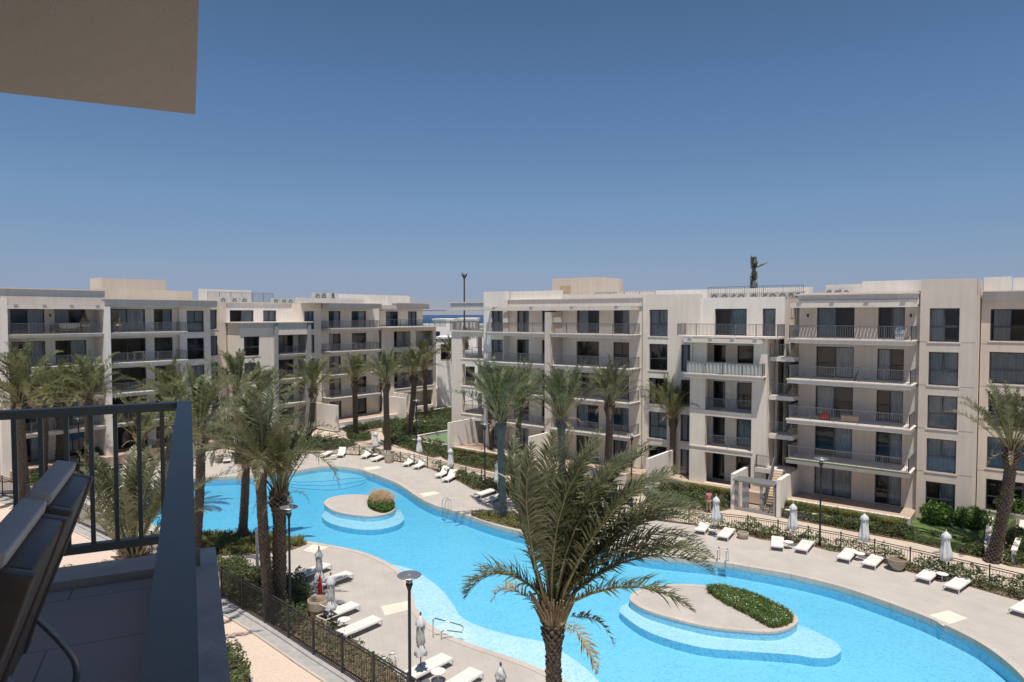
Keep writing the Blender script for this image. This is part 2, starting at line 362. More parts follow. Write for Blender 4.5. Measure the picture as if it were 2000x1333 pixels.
def under(name, px, z0, z1, k=4, zp=None):
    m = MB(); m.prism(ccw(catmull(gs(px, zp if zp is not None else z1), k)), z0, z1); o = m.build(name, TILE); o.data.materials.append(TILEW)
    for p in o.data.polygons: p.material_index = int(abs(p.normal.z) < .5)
    o['kind'] = 'structure'; return o
under('shallow_shelf', [(758, 1098), (800, 1106), (830, 1122), (862, 1146), (884, 1174), (902, 1200), (944, 1220), (1010, 1238), (1058, 1247), (1110, 1274), (1156, 1309), (1185, 1345), (1230, 1400), (1100, 1400), (1000, 1330), (900, 1270), (820, 1230), (785, 1180), (770, 1130)], BOT, -1.30, zp=-1.14)
under('entry_step', [(838, 1226), (872, 1214), (905, 1222), (926, 1248), (925, 1272), (880, 1262), (850, 1245)], -1.55, -1.22, zp=-1.14)
for j, (dz, gr) in enumerate(((-1.58, 0), (-1.66, 7), (-1.74, 14))):
    under('far_step', [(520, 915), (565, 930+gr*.5), (600, 932+gr*.7), (640, 930+gr), (680, 926+gr), (716, 921+gr*.4), (700, 900), (620, 898)], BOT, dz, zp=-1.14)
# islands
isl1 = [(633, 984), (640, 975), (660, 969), (692, 966.5), (725, 969), (755, 977), (771, 990), (766, 1000), (745, 1006), (718, 1008.5), (685, 1005), (652, 998)]
isl2 = [(1229, 1168), (1242, 1155), (1275, 1146), (1315, 1141.5), (1365, 1143), (1425, 1152), (1475, 1162), (1516, 1178), (1545, 1195), (1559, 1211), (1549, 1223), (1528, 1232), (1500, 1235), (1446, 1232), (1385, 1225), (1323, 1211), (1270, 1195), (1241, 1181)]
st1 = [(630, 997), (636, 1010), (660, 1020), (700, 1027), (740, 1027), (775, 1019), (789, 1008), (785, 996), (772, 984), (720, 974), (660, 980)]
st2 = [(1211, 1180), (1222, 1196), (1262, 1222), (1323, 1243), (1385, 1256), (1467, 1262), (1550, 1268), (1590, 1274), (1623, 1273), (1643, 1260), (1631, 1243), (1602, 1228), (1562, 1212), (1480, 1190), (1350, 1160), (1240, 1165)]
ISL = []
for nm, px, st in (('island_paving', isl1, st1), ('island_paving', isl2, st2)):
    P = ccw(catmull(gs(px, -.97), 4)); ISL.append(P)
    under('island_step', st, BOT, -1.41, zp=-1.14)
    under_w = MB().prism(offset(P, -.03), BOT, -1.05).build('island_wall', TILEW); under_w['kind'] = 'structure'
    m = MB(); ring(m, P, offset(P, -.3), -1.06, -.955); m.build('island_coping', COPE)['kind'] = 'structure'
    MB().prism(offset(P, -.25), -1.05, -.975).build(nm, DECK)['kind'] = 'structure'
# cream paving inserts
for q in ([(710, 914), (738, 911), (746, 914), (716, 920)], [(818, 965), (848, 960), (859, 964), (828, 971)], [(1810, 1203), (1852, 1193), (1890, 1208), (1843, 1223)], [(592, 1076), (612, 1063), (648, 1066), (616, 1081)], [(744, 1185), (796, 1174), (803, 1190), (752, 1203)]):
    MB().prism(ccw(gs(q)), -1.0, -.992).build('cream_paving_insert', MATT)['kind'] = 'structure'
# near promenade beyond the fence: kerb wall, step, warm path
def offl(pl, d):
    out = []
    for i in range(len(pl)):
        a = Vector(pl[max(i-1, 0)]); b = Vector(pl[min(i+1, len(pl)-1)]); t = (b-a).normalized(); out.append((pl[i][0]+t.y*d, pl[i][1]-t.x*d))
    return out
def strip(pl, d0, d1): return offl(pl, d0)+offl(pl, d1)[::-1]
MB().prism(ccw(strip(FN, -.12, .22)), -1.2, -.86).build('fence_kerb', CONC)['kind'] = 'structure'
MB().prism(ccw(strip(FN, .2, .75)), -1.2, -.93).build('kerb_step', CONC)['kind'] = 'structure'
MB().prism(ccw(strip(FN, .75, .85)), -1.2, -.90).build('kerb_edge', COPE)['kind'] = 'structure'
MB().prism(ccw(strip(FN, .85, 9)), -1.2, -.985).build('near_path', NPATH)['kind'] = 'structure'
# ---------------------------------------------------------------- buildings
class Bld:
    """facade built along local x, street side = -y; rot 90 turns it to look along +X"""
    def __init__(s, label, ox, oy, rot=0, name='apartment_building', group='apartment buildings round the pool'):
        s.o = (ox, oy, 0); c, k = math.cos(rot), math.sin(rot)
        s.root = empty(name, (ox*c-oy*k, ox*k+oy*c, 0), rot, label, 'building', group)
    def part(s, name, mb, m, parent=None, smooth=False):
        return mb.build(name, m, parent or s.root, off=s.o, smooth=smooth)
    def put(s, name, me, x, y, z, parent=None, rz=0):
        return inst(name, me, parent or s.root, (x-s.o[0], y-s.o[1], z), rz)
def wall(mb, x0, x1, z0, z1, y, holes=(), depth=.22):
    """wall face in the plane y with real openings and reveals"""
    hs = [h for h in holes if h[0] < x1 and h[1] > x0 and h[2] < z1 and h[3] > z0]
    xs = sorted({x0, x1}|{v for h in hs for v in h[:2] if x0 < v < x1}); zs = sorted({z0, z1}|{v for h in hs for v in h[2:4] if z0 < v < z1})
    for i in range(len(xs)-1):
        for j in range(len(zs)-1):
            cx = (xs[i]+xs[i+1])/2; cz = (zs[j]+zs[j+1])/2
            if any(h[0] < cx < h[1] and h[2] < cz < h[3] for h in hs): continue
            mb.quad((xs[i], y, zs[j]), (xs[i+1], y, zs[j]), (xs[i+1], y, zs[j+1]), (xs[i], y, zs[j+1]))
    for a, b, c, d in hs:
        e = y+depth
        mb.quad((a, y, c), (a, e, c), (a, e, d), (a, y, d)); mb.quad((b, y, c), (b, y, d), (b, e, d), (b, e, c))
        mb.quad((a, y, d), (a, e, d), (b, e, d), (b, y, d)); mb.quad((a, y, c), (b, y, c), (b, e, c), (a, e, c))
WC = {}
def win_meshes(w, h, kind):
    k = (round(w, 2), round(h, 2), kind)
    if k in WC: return WC[k]
    f = MB(); t = .07
    f.box(0, t, 0, .09, 0, h); f.box(w-t, w, 0, .09, 0, h); f.box(t, w-t, 0, .09, h-t, h); f.box(t, w-t, 0, .09, 0, t)
    if kind == 'col':      # sliding pair above a fixed light
        zt = h*.44
        f.box(t, w-t, 0, .085, zt-.035, zt+.035); f.box(w*.5-.04, w*.5+.04, .01, .08, zt+.035, h-t)
        f.box(w*.5+.04, w-t, .01, .08, zt+.035, zt+.12)
    elif w > 1.1: f.box(w*.5-.045, w*.5+.045, .01, .085, t, h-t)
    if w > 2.6 and kind != 'col': pass
    g_ = MB(); g_.quad((t, .05, t), (w-t, .05, t), (w-t, .05, h-t), (t, .05, h-t))
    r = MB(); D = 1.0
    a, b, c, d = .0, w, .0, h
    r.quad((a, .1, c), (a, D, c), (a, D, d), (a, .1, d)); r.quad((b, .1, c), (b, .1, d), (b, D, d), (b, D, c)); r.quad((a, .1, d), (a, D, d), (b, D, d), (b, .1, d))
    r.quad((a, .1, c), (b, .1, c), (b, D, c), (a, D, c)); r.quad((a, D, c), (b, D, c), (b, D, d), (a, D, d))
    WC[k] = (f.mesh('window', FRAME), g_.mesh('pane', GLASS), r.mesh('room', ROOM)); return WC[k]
CC = {}
def curtain_mesh(w, h, style, seed):
    k = (round(w, 2), round(h, 2), style, seed)
    if k in CC: return CC[k]
    m = MB(); rr = random.Random(seed*31+int(w*100)); a = (0, w*.5) if style == 'L' else ((w*.5, w) if style == 'R' else (0, w))
    if style == 'S': a = (w*.05, w*.28)
    n = max(8, int((a[1]-a[0])/.045)); ph = rr.random()*6
    for i in range(n):
        def P(i, z):
            x = a[0]+(a[1]-a[0])*i/n; gather = .04*math.sin(i*1.9+ph)+.02*math.sin(i*.7+ph*2)
            return (min(max(x+(.04*math.sin(i*.5+ph)*(1-z/h)), .02), w-.02), .2+gather, z)
        z1 = h-.05
        m.quad(P(i, .03), P(i+1, .03), P(i+1, z1), P(i, z1))
    CC[k] = m.mesh('curtain', CURTB if (seed % 4 == 3) else CURT, smooth=True); return CC[k]
WN = [0]
def window(b, x0, x1, z0, z1, y, kind='slide', cur='L', sill=True, depth=.16):
    WN[0] += 1; w, h = x1-x0, z1-z0; f, p, r = win_meshes(w, h, kind)
    o = b.put('window', f, x0, y+depth, z0)
    inst('pane', p, o); inst('room', r, o)
    if cur: inst('curtain', curtain_mesh(w, h, cur, WN[0] % 5), o)
    if sill:
        k = ('sill', round(w, 2))
        if k not in WC: WC[k] = MB().box(-.1, w+.1, -.05, .14, -.10, 0).mesh('sill', TRIM)
        inst('sill', WC[k], o, (0, -depth, 0))
def rail_mb(path, h=1.0, sp=.115, post=1.6, th=.022, cap=.045):
    m = MB()
    for a, b in zip(path[:-1], path[1:]):
        a = Vector(a); b = Vector(b); d = b-a; L = d.length; u = d/L
        m.bar(a+Vector((0, 0, h)), b+Vector((0, 0, h)), cap, .035); m.bar(a+Vector((0, 0, .09)), b+Vector((0, 0, .09)), .03)
        n = max(1, round(L/post))
        for i in range(n+1): p = a+u*(L*i/n); m.bar(p, p+Vector((0, 0, h)), .04, .04)
        n = max(1, int(L/sp))
        for i in range(1, n): p = a+u*(L*i/n); m.bar(p+Vector((0, 0, .09)), p+Vector((0, 0, h)), th, th)
    return m
def balcony(b, x0, x1, yf, yb, z, th=.36, lip=.06, rail='full', sides='LR', inset=.10, cloth=None):
    m = MB(); m.box(x0, x1, yf, yb, z-th, z-.09); m.box(x0-lip, x1+lip, yf-lip, yb, z-.09, z-.02)
    o = b.part('balcony', m, TRIM)
    if rail:
        yr = yf+inset; p = []
        if 'L' in sides: p.append((x0+inset, yb, z-.02))
        p += [(x0+inset, yr, z-.02), (x1-inset, yr, z-.02)]
        if 'R' in sides: p.append((x1-inset, yb, z-.02))
        b.part('railing', rail_mb(p), RAIL, o)
    return o
def pergola(b, x0, x1, yf, yw, z):
    """slatted sun canopy over a top floor balcony"""
    m = MB(); m.box(x0, x1, yf, yf+.14, z-.12, z+.22); m.box(x0, x1, yw-.4, yw, z-.05, z+.12)
    for x in (x0, x1-.14): m.box(x, x+.14, yf+.14, yw-.4, z-.1, z+.16)
    n = int((x1-x0)/.24)
    for i in range(1, n): m.box(x0+i*(x1-x0)/n-.055, x0+i*(x1-x0)/n+.055, yf+.14, yw-.4, z-.03, z+.09)
    o = b.part('pergola', m, TRIM)
    for i in range(4): x = x0+(x1-x0)*(.08+.28*i); b.part('bracket', MB().box(x-.16, x+.16, yf-.06, yf+.5, z+.22, z+.28), GREYP, o)
def coping(b, x0, x1, yf, yb, z, t=.09): b.part('roof_edge', MB().box(x0, x1, yf, yb, z, z+t), TRIM)
LV = (0, 3.1, 6.2, 9.3, 12.4)
rc = random.Random(5)
def cs(opts='LRB.'): c = rc.choice(opts); return None if c == '.' else c
def wallmount(b, x, y, z):  # small wall lamp
    if 'wl' not in WC: WC['wl'] = MB().lathe([(.05, 0), (.07, .04), (.07, .2), (.05, .26)], 8, (0, -.09, 0)).mesh('wall_lamp', FRAME)
    b.put('wall_lamp', WC['wl'], x, y, z)

# ---- building 1: right hand block, x -15.4 .. -3.6
B1 = Bld('tall cream apartment block right of the open staircase with five wide balconies', -15.4, 57, 0)
yb, yc, yf = 57.0, 56.72, 54.45
holes = [(-14.05, -11.35, z+.02, z+2.42) for z in LV]+[(-9.75, -8.0, z+.02, z+2.36) for z in LV]
m = MB(); wall(m, -15.35, -7.0, -.9, 15.9, yb, holes)
m.quad((-15.35, yb, -.9), (-15.35, 66, -.9), (-15.35, 66, 15.9), (-15.35, yb, 15.9))
ch = [(-6.42, -4.62, z-.12, z+2.25) for z in LV[1:]]+[(-6.42, -4.62, .02, 2.25)]
wall(m, -7.0, -3.66, -.9, 16.72, yc, ch)
m.quad((-7.0, yc, -.9), (-7.0, yb, -.9), (-7.0, yb, 16.72), (-7.0, yc, 16.72))
m.quad((-3.66, yc, -.9), (-3.66, 66, -.9), (-3.66, 66, 16.72), (-3.66, yc, 16.72))
m.quad((-15.35, 66, -.9), (-3.66, 66, -.9), (-3.66, 66, 15.9), (-15.35, 66, 15.9))
B1.part('wall', m, WALL)
for z in LV[1:]:
    B1.part('shadow_gap', MB().box(-7.0, -3.66, yc-.012, yc+.0, z-.14, z-.12), CONC)
m = MB(); m.box(-15.34, -3.7, 57.3, 65.9, 15.2, 15.55); B1.part('roof', m, ROOF)
m = MB(); m.box(-13.9, -10.9, 59, 59.25, 15.5, 16.6); m.box(-10.9, -3.66, 57.2, 57.5, 15.55, 16.72); m.box(-13.9, -13.65, 59.25, 65.5, 15.5, 16.6)
m.box(-10.9, -3.66, 60.0, 60.2, 15.5, 16.72); B1.part('parapet', m, WALLC)
for i, z in enumerate(LV):
    window(B1, -14.05, -11.35, z+.02, z+2.42, yb, 'slide', ['B', 'R', 'L', 'R', 'L'][i], False)
    window(B1, -9.75, -8.0, z+.02, z+2.36, yb, 'slide', ['R', 'R', 'R', 'L', 'R'][i], False)
    window(B1, -6.42, -4.62, z-.12 if i else .02, z+2.25, yc, 'col', ['R', 'B', 'B', 'B', 'L'][i])
    if i: balcony(B1, -15.5, -7.15, yf, yb, z, sides='LR')
coping(B1, -15.6, -7.05, yb-.55, yb+.3, 15.72); B1.part('fascia', MB().box(-15.35, -7.1, yb-.35, yb, 14.95, 15.3), TRIM)
m = MB().box(-15.35, -7.1, yb-.28, yb, 15.3, 15.72); B1.part('fascia', m, FASC)
pergola(B1, -15.4, -7.15, yf+.15, yb, 14.85)
for x in (-14.7, -7.6): wallmount(B1, x, yb, 14.0)
B1.part('terrace', MB().box(-15.5, -7.0, 54.3, 57, -.9, 0), TERR); B1.part('terrace_edge', MB().box(-15.5, -7.0, 53.95, 54.3, -.9, .03), TRIM)
# green awning cloth rolled below the first balcony
B1.part('green_mat', MB().box(-15.52, -7.1, yf-.09, yf+.05, 3.02, 3.115), mat('green_mesh', (.10, .17, .09), .9))

# ---- building 2: far right block
B2 = Bld('cream apartment block at the right edge with wide dark windows behind a palm', -3.5, 60.5, 0)
m = MB(); h2 = [(-3.05, 1.3, z-.1, z+2.2) for z in LV]; wall(m, -3.6, 14, -.9, 15.6, 60.5, h2+[(4, 7, z, z+2.2) for z in LV])
m.quad((-3.6, 60.5, -.9), (-3.6, 68, -.9), (-3.6, 68, 15.6), (-3.6, 60.5, 15.6)); B2.part('wall', m, WALL)
for i, z in enumerate(LV):
    window(B2, -3.05, 1.3, z-.1, z+2.2, 60.5, 'col', [None, 'B', 'S', 'B', 'S'][i]); window(B2, 4, 7, z, z+2.2, 60.5, 'slide', cs())
    if i: B2.part('shadow_gap', MB().box(-3.6, 14, 60.488, 60.5, z-.32, z-.3), CONC)
B2.part('fascia', MB().box(-3.55, 14, 60.2, 60.5, 15.2, 15.85), FASC); coping(B2, -3.55, 14, 59.95, 60.7, 15.85)
m = MB(); m.box(-3.6, 14, 60.7, 68, 15.3, 15.5); B2.part('roof', m, ROOF)
m = MB(); m.box(-3.6, -1.9, 62.3, 62.6, 15.5, 17.0); m.box(-1.9, 4, 64.3, 64.6, 15.5, 17.0); m.box(1.4, 4, 62.3, 62.55, 15.5, 17.3); B2.part('parapet', m, WALLC)

# ---- building 3: middle block with corner loggia, x -53 .. -17
B3 = Bld('long cream apartment block in the middle with a corner loggia and a penthouse terrace', -53.1, 57, 0)
y3 = 57.0
# bays: balconies A (-46.2..-38.6) and B (-38.1..-29.2), window column, penthouse column
hA = [(-43.75, -42.15, z+.02, z+2.3) for z in LV]+[(-40.5, -38.75, z+.02, z+2.3) for z in LV]+[(-36.32, -33.75, z+.02, z+2.3) for z in LV]+[(-32.2, -30.5, z+.02, z+2.3) for z in LV]
m = MB(); wall(m, -44.8, -29.0, -.9, 15.7, y3, hA)
hp = [(-46.5, -44.9, z-.1, z+2.25) for z in LV]
B3.part('wall', m, WALL2); m = MB(); wall(m, -47.55, -44.8, -.9, 16.65, y3-.9, hp); m.quad((-44.8, y3-.9, -.9), (-44.8, y3, -.9), (-44.8, y3, 16.65), (-44.8, y3-.9, 16.65))
m.quad((-47.55, y3-.9, -.9), (-47.55, 66, -.9), (-47.55, 66, 16.65), (-47.55, y3-.9, 16.65))
B3.part('pier_wall', m, WALLC); m = MB()
hc = [(-28.36, -26.55, z-.15, z+2.25) for z in LV]+[(-25.25, -24.05, z-.1, z+2.25) for z in LV[:4]]
wall(m, -29.0, -23.5, -.9, 16.0, y3-.2, hc); m.quad((-29.0, y3-.2, -.9), (-29.0, y3, -.9), (-29.0, y3, 16), (-29.0, y3-.2, 16))
hq = [(-22.3, -19.55, 12.42, 14.7), (-18.26, -17.2, 12.42, 14.7)]
B3.part('wall', m, WALL2); m = MB()
wall(m, -23.5, -16.5, 12.3, 15.65, y3, hq); m.quad((-23.5, y3-.2, 12.3), (-23.5, y3, 12.3), (-23.5, y3, 16), (-23.5, y3-.2, 16))
m.quad((-16.5, y3, -.9), (-16.5, 66, -.9), (-16.5, 66, 15.65), (-16.5, y3, 15.65))
# protruding lower bay with loggias
B3.part('penthouse_wall', m, WALLC); m = MB()
yl = 55.2; yr = 57.0
ho = [(-22.35, -18.45, z+.02 if z == 0 else z, z+2.62) for z in LV[:3]]+[(-23.6, -18.3, 9.4, 12.0)]
wall(m, -23.7, -17.25, -.9, 12.4, yl, ho, .25)
m.quad((-17.25, yl, -.9), (-17.25, 60, -.9), (-17.25, 60, 12.4), (-17.25, yl, 12.4)); m.quad((-23.7, yl, -.9), (-23.7, 57, -.9), (-23.7, 57, 12.4), (-23.7, yl, 12.4))
hr = [(-22.4, -21.3, z+.02, z+2.3) for z in LV[:4]]+[(-20.3, -17.9, z+.02, z+2.3) for z in LV[:4]]
wall(m, -23.65, -17.3, -.9, 12.3, yr, hr)
for z in LV[:4]:
    if z: m.box(-23.65, -17.3, yl+.26, yr-.01, z-.32, z-.02)
    m.box(-23.6, -22.36, yl+.26, yl+.5, z, z+2.75); m.box(-18.44, -17.3, yl+.26, yl+.5, z, z+2.75)
m.box(-23.65, -17.3, yl+.26, yr, 12.05, 12.28)
B3.part('wall', m, WALL2)
m = MB(); m.box(-47.4, -16.6, 57.3, 65.9, 15.1, 15.45); B3.part('roof', m, ROOF)
B3.part('wall', MB().box(-47.5, -16.55, 66, 66.2, -.9, 15.6), WALL)
m = MB(); m.box(-47.5, -38.3, y3+.3, y3+.55, 15.45, 16.65); m.box(-38.3, -29.1, y3+.9, y3+1.15, 15.45, 16.15); m.box(-29.0, -23.5, y3+.0, y3+.25, 15.45, 15.99); m.box(-23.5, -16.5, y3+.3, y3+.5, 15.45, 15.66)
m.box(-40, -16.5, 65.2, 65.5, 15.45, 16.7); B3.part('parapet', m, WALLC)
coping(B3, -44.78, -29.1, y3-.22, y3+.3, 15.7); B3.part('fascia', MB().box(-44.75, -29.1, y3-.12, y3, 15.0, 15.68), TRIM)
pergola(B3, -46.6, -29.4, y3-2.0, y3, 14.72)
for i, z in enumerate(LV):
    k = [('B', 'L', 'R', 'B'), ('L', 'R', 'L', 'R'), (None, 'S', 'R', None), ('R', 'L', None, None), ('B', 'S', 'L', 'R')][i]
    for (a, b_), c in zip(((-43.75, -42.15), (-40.5, -38.75), (-36.32, -33.75), (-32.2, -30.5)), k): window(B3, a, b_, z+.02, z+2.3, y3, 'slide', c, False)
    window(B3, -46.5, -44.9, z-.1, z+2.25, y3-.9, 'col', cs('LB')); window(B3, -28.36, -26.55, z-.15, z+2.25, y3-.2, 'col', [None, 'B', 'S', None, 'B'][i])
    if i < 4:
        window(B3, -25.25, -24.05, z-.1, z+2.25, y3-.2, 'slide', ['B', 'B', None, 'B'][i])
        window(B3, -22.4, -21.3, z+.02, z+2.3, yr, 'slide', None, False); window(B3, -20.3, -17.9, z+.02, z+2.3, yr, 'slide', ['R', 'L', None, None][i], False)
    if i:
        balcony(B3, -46.3, -38.65, y3-2.1, y3, z, sides='R' if 0 else ''); balcony(B3, -37.95, -29.35, y3-2.1, y3, z, sides='R')
    if i in (1, 2):
        B3.part('railing', rail_mb([(-22.33, yl+.1, z), (-18.47, yl+.1, z)]), RAIL); B3.part('sill', MB().box(-23.7, -18.3, yl-.06, yl, z-.12, z-.02), TRIM)
for i, z in enumerate(LV[:4]): B3.part('divider_wall', MB().box(-38.62, -37.98, y3-2.0, y3, z+2.74, z+3.1) if 0 else MB().box(-38.62, -38.0, y3-2.16, y3, z-.3 if i else -.9, z+3.1-.3), WALLW if i < 1 else WALL)
B3.part('divider_wall', MB().box(-38.62, -38.0, y3-2.16, y3, 12.1, 14.45), WALL)
window(B3, -22.3, -19.55, 12.42, 14.7, y3, 'slide', 'R', False); window(B3, -18.26, -17.2, 12.42, 14.7, y3, 'slide', 'B', False)
# level 3 balcony of the bay with pale privacy cloth
o = balcony(B3, -23.9, -17.35, yl-.75, yl, 9.3, sides='LR')
cl = MB(); n = 90
for i in range(n):
    P = lambda i, z: (-23.75+(6.2)*i/n, yl-.62+.03*math.sin(i*1.4)+.01*math.sin(i*3.1), z)
    cl.quad(P(i, 9.36), P(i+1, 9.36), P(i+1, 10.22), P(i, 10.22))
B3.part('privacy_cloth', cl, mat('pale_cloth', (.60, .62, .57), .9), o)
pergola(B3, -24.0, -17.5, yl-.7, yl, 12.0)
# penthouse terrace
m = MB(); m.box(-24.9, -16.3, 54.9, 57.0, 12.28, 12.42); o = B3.part('terrace', m, TRIM)
B3.part('railing', rail_mb([(-24.8, 56.7, 12.42), (-24.8, 55.05, 12.42), (-16.45, 55.05, 12.42), (-16.45, 56.9, 12.42)]), RAIL, o)
# stair hall door zone beside block 1
m = MB(); wall(m, -16.5, -15.35, 12.3, 15.6, 58.6, [(-16.2, -15.45, 12.4, 14.9)], .5); m.box(-16.2, -15.45, 59.2, 59.3, 12.3, 15); B3.part('stair_head_wall', m, WALLW)
# corner loggia wing
m = MB(); hw = [(-51.5, -47.9, z+.02, z+2.45) for z in (3.1, 6.2, 9.3)]+[(-51.5, -47.9, -.9, 2.45)]
wall(m, -53.1, -47.55, -.9, 12.3, 57.0, hw, .5)
m.quad((-53.1, 57, -.9), (-53.1, 57.5, -.9), (-53.1, 57.5, 12.3), (-53.1, 57, 12.3))
m.quad((-51.5, 57.5, -.9), (-51.5, 57.51, -.9), (-51.5, 57.51, 12.3), (-51.5, 57.5, 12.3))
wall(m, -53.1, -47.55, -.9, 12.3, 57.5, hw, 0); 
m.box(-50.3, -49.9, 59.3, 66, -.9, 15.0)
wall(m, -50.3, -47.55, -.9, 15.0, 59.3, [(-49.0, -47.9, z+.02, z+2.3) for z in LV])
m.box(-53.05, -52.7, 61.5, 61.9, -.9, 12.2)
B3.part('loggia_frame', m, WALL2)
for i, z in enumerate(LV):
    window(B3, -49.0, -47.9, z+.02, z+2.3, 59.3, 'slide', cs(), False)
    if i: B3.part('loggia_floor', MB().box(-53.05, -47.56, 57.52, 61.9, z-.32, z-.02), WALL)
    if i in (1, 2, 3): B3.part('railing', rail_mb([(-51.48, 57.15, z), (-47.92, 57.15, z)]), RAIL); B3.part('railing', rail_mb([(-52.95, 57.6, z), (-52.95, 61.8, z)], sp=.3), RAIL); B3.part('sill', MB().box(-51.6, -47.8, 56.95, 57.0, z-.1, z+.0), TRIM)
m = MB(); m.box(-53.3, -47.56, 56.8, 62, 12.28, 12.42); B3.part('terrace', m, TRIM)
B3.part('railing', rail_mb([(-53.2, 61.9, 12.42), (-53.2, 56.95, 12.42), (-47.6, 56.95, 12.42)]), RAIL)
m = MB(); m.box(-53.25, -47.56, 57.0, 62, 14.85, 15.5); B3.part('canopy', m, FASC); m = MB(); m.box(-53.35, -47.56, 56.9, 62.1, 15.5, 15.6); m.box(-53.3, -47.56, 56.94, 62.1, 14.7, 14.85); B3.part('roof_edge', m, TRIM)
# roof house and garden walls
m = MB(); m.box(-42.3, -36.4, 61.5, 66.5, 15.45, 18.1); o = B3.part('roof_house', m, WALLW); B3.part('vent_panel', MB().box(-41.3, -39.9, 61.46, 61.5, 16.6, 17.3), BRICKISH, o)
for q in ((-49.9, -49.65, 52.9, 59, -.9, 2.7), (-38.45, -38.2, 51.9, 55, -.9, 2.6), (-25.9, -25.65, 51.5, 56.8, -.9, 2.2)): B3.part('garden_wall', MB().box(*q), WALLC)
B3.part('terrace', MB().box(-49.6, -29.0, 53.9, 57, -.9, 0), TERR); B3.part('terrace_edge', MB().box(-49.6, -29.0, 53.6, 53.9, -.9, .03), TRIM); B3.part('terrace', MB().box(-29, -17.3, 54.6, 57.0, -.9, -.02), TERR)
m = MB(); m.box(-40.9, -40.4, 52.3, 52.6, -1, .35); m.box(-39.6, -38.5, 53.0, 53.25, -1, .8); B3.part('gate_pier', m, TRIM)
# roof railings
B3.part('railing', rail_mb([(-36.2, 60.3, 15.45), (-29.5, 60.3, 15.45)], 1.0, .16), RAIL); B3.part('railing', rail_mb([(-23.4, 58.2, 15.45), (-15.4, 58.2, 15.45)], 1.15, .16), RAIL)

# ---- open staircase between blocks 3 and 1
ST = Bld('open stair tower with ochre steps between the two cream blocks', -16.4, 56, 0, name='outdoor_staircase', group=None)
ST.root['category'] = 'staircase'; 
m = MB(); m.box(-17.2, -17.0, 57.1, 62.2, -.9, 12.2); m.box(-17.0, -15.36, 62.2, 62.4, -.9, 15.5); ST.part('wall', m, WALLW)
for zl in (10.85, 7.75, 4.65):
    m = MB(); m.box(-17.2, -15.3, 55.6, 57.3, zl-.35, zl); o = ST.part('landing', m, TRIM)
    ST.part('railing', rail_mb([(-17.15, 55.7, zl), (-15.45, 55.7, zl)]), RAIL, o)
    ST.part('landing', MB().box(-17.0, -15.4, 60.2, 62.2, zl+1.55-.3, zl+1.55), TRIM)
    m = MB()
    for i in range(9): m.box(-16.2, -15.4, 57.3+i*.32, 57.3+(i+1)*.32+.05, zl+i*.172-.02, zl+(i+1)*.172)
    for i in range(9): m.box(-17.0, -16.25, 57.3+i*.32, 57.3+(i+1)*.32+.05, zl-i*.172-.25, zl-i*.172-.02-.17)
    ST.part('stair_flight', m, STAIR)
# lowest outside flight, gate court
zl = 1.95
m = MB(); m.box(-18.0, -15.5, 54.9, 57.0, zl-.35, zl); o = ST.part('landing', m, TRIM)
ST.part('railing', rail_mb([(-17.95, 56.0, zl), (-17.95, 54.98, zl), (-16.55, 54.98, zl)]), RAIL, o)
m = MB()
for i in range(16):
    y = 54.9-(i+1)*.19*.8; m.box(-16.5, -15.45, y, y+.19, -.98, zl-(i+1)*.172)
ST.part('stair_flight', m, STAIR)
m = MB()
a = Vector((-16.52, 54.9, zl)); b_ = Vector((-16.52, 52.45, zl-2.75))
for t in (0, .33, .66, 1): p = a.lerp(b_, t); m.bar(p, p+Vector((0, 0, 1)), .045, .045)
m.bar(a+Vector((0, 0, 1)), b_+Vector((0, 0, 1)), .06, .05); m.bar(a+Vector((0, 0, .1)), b_+Vector((0, 0, .1)), .03, .03)
for i in range(1, 26): p = a.lerp(b_, i/26); m.bar(p+Vector((0, 0, .1)), p+Vector((0, 0, 1)), .02, .02)
ST.part('railing', m, RAIL)
gp = g(1439, 994), g(1522, 1011.7)
m = MB(); m.box(-19.05, -18.75, 52.4, 57, -1, 1.75); ST.part('court_wall', m, WALLC)
m = MB(); m.box(-15.5, -15.2, 52.2, 57, -1, 1.85); ST.part('court_wall', m, WALLC)
gt = empty('entrance_gate', (-17.1, 52.45, -1), 0, 'grey metal gate with slatted canopy between two white court walls', 'gate')
m = MB(); m.box(-1.6, -1.45, -.06, .06, 0, 2.35); m.box(1.3, 1.5, -.06, .06, 0, 2.35); m.box(-.75, -.55, -.05, .05, 0, 2.3); m.box(.3, .5, -.05, .05, 0, 2.3); m.box(-1.6, 1.5, -.06, .06, 2.2, 2.36); m.box(-1.6, 1.5, -.04, .04, .0, .18)
for k in range(4): m.box(-.55, 1.3, -.03, .03, .3+k*.09, .33+k*.09)
m.build('gate_frame', mat('gate_metal', (.34, .345, .35), .5, .2), gt)
m = MB(); m.box(-1.05, -.75, -.03, .03, .18, 2.2); m.box(-1.45, -1.38, -.03, .03, .18, 2.2); m.build('gate_panel', MATS['gate_metal'], gt)
m = MB()
for k in range(7): m.box(-1.62, 1.52, -.55+k*.19, -.48+k*.19, 2.38, 2.52)
m.box(-1.62, -1.52, -.6, .8, 2.36, 2.5); m.box(1.42, 1.52, -.6, .8, 2.36, 2.5); m.build('canopy_slats', MATS['gate_metal'], gt)

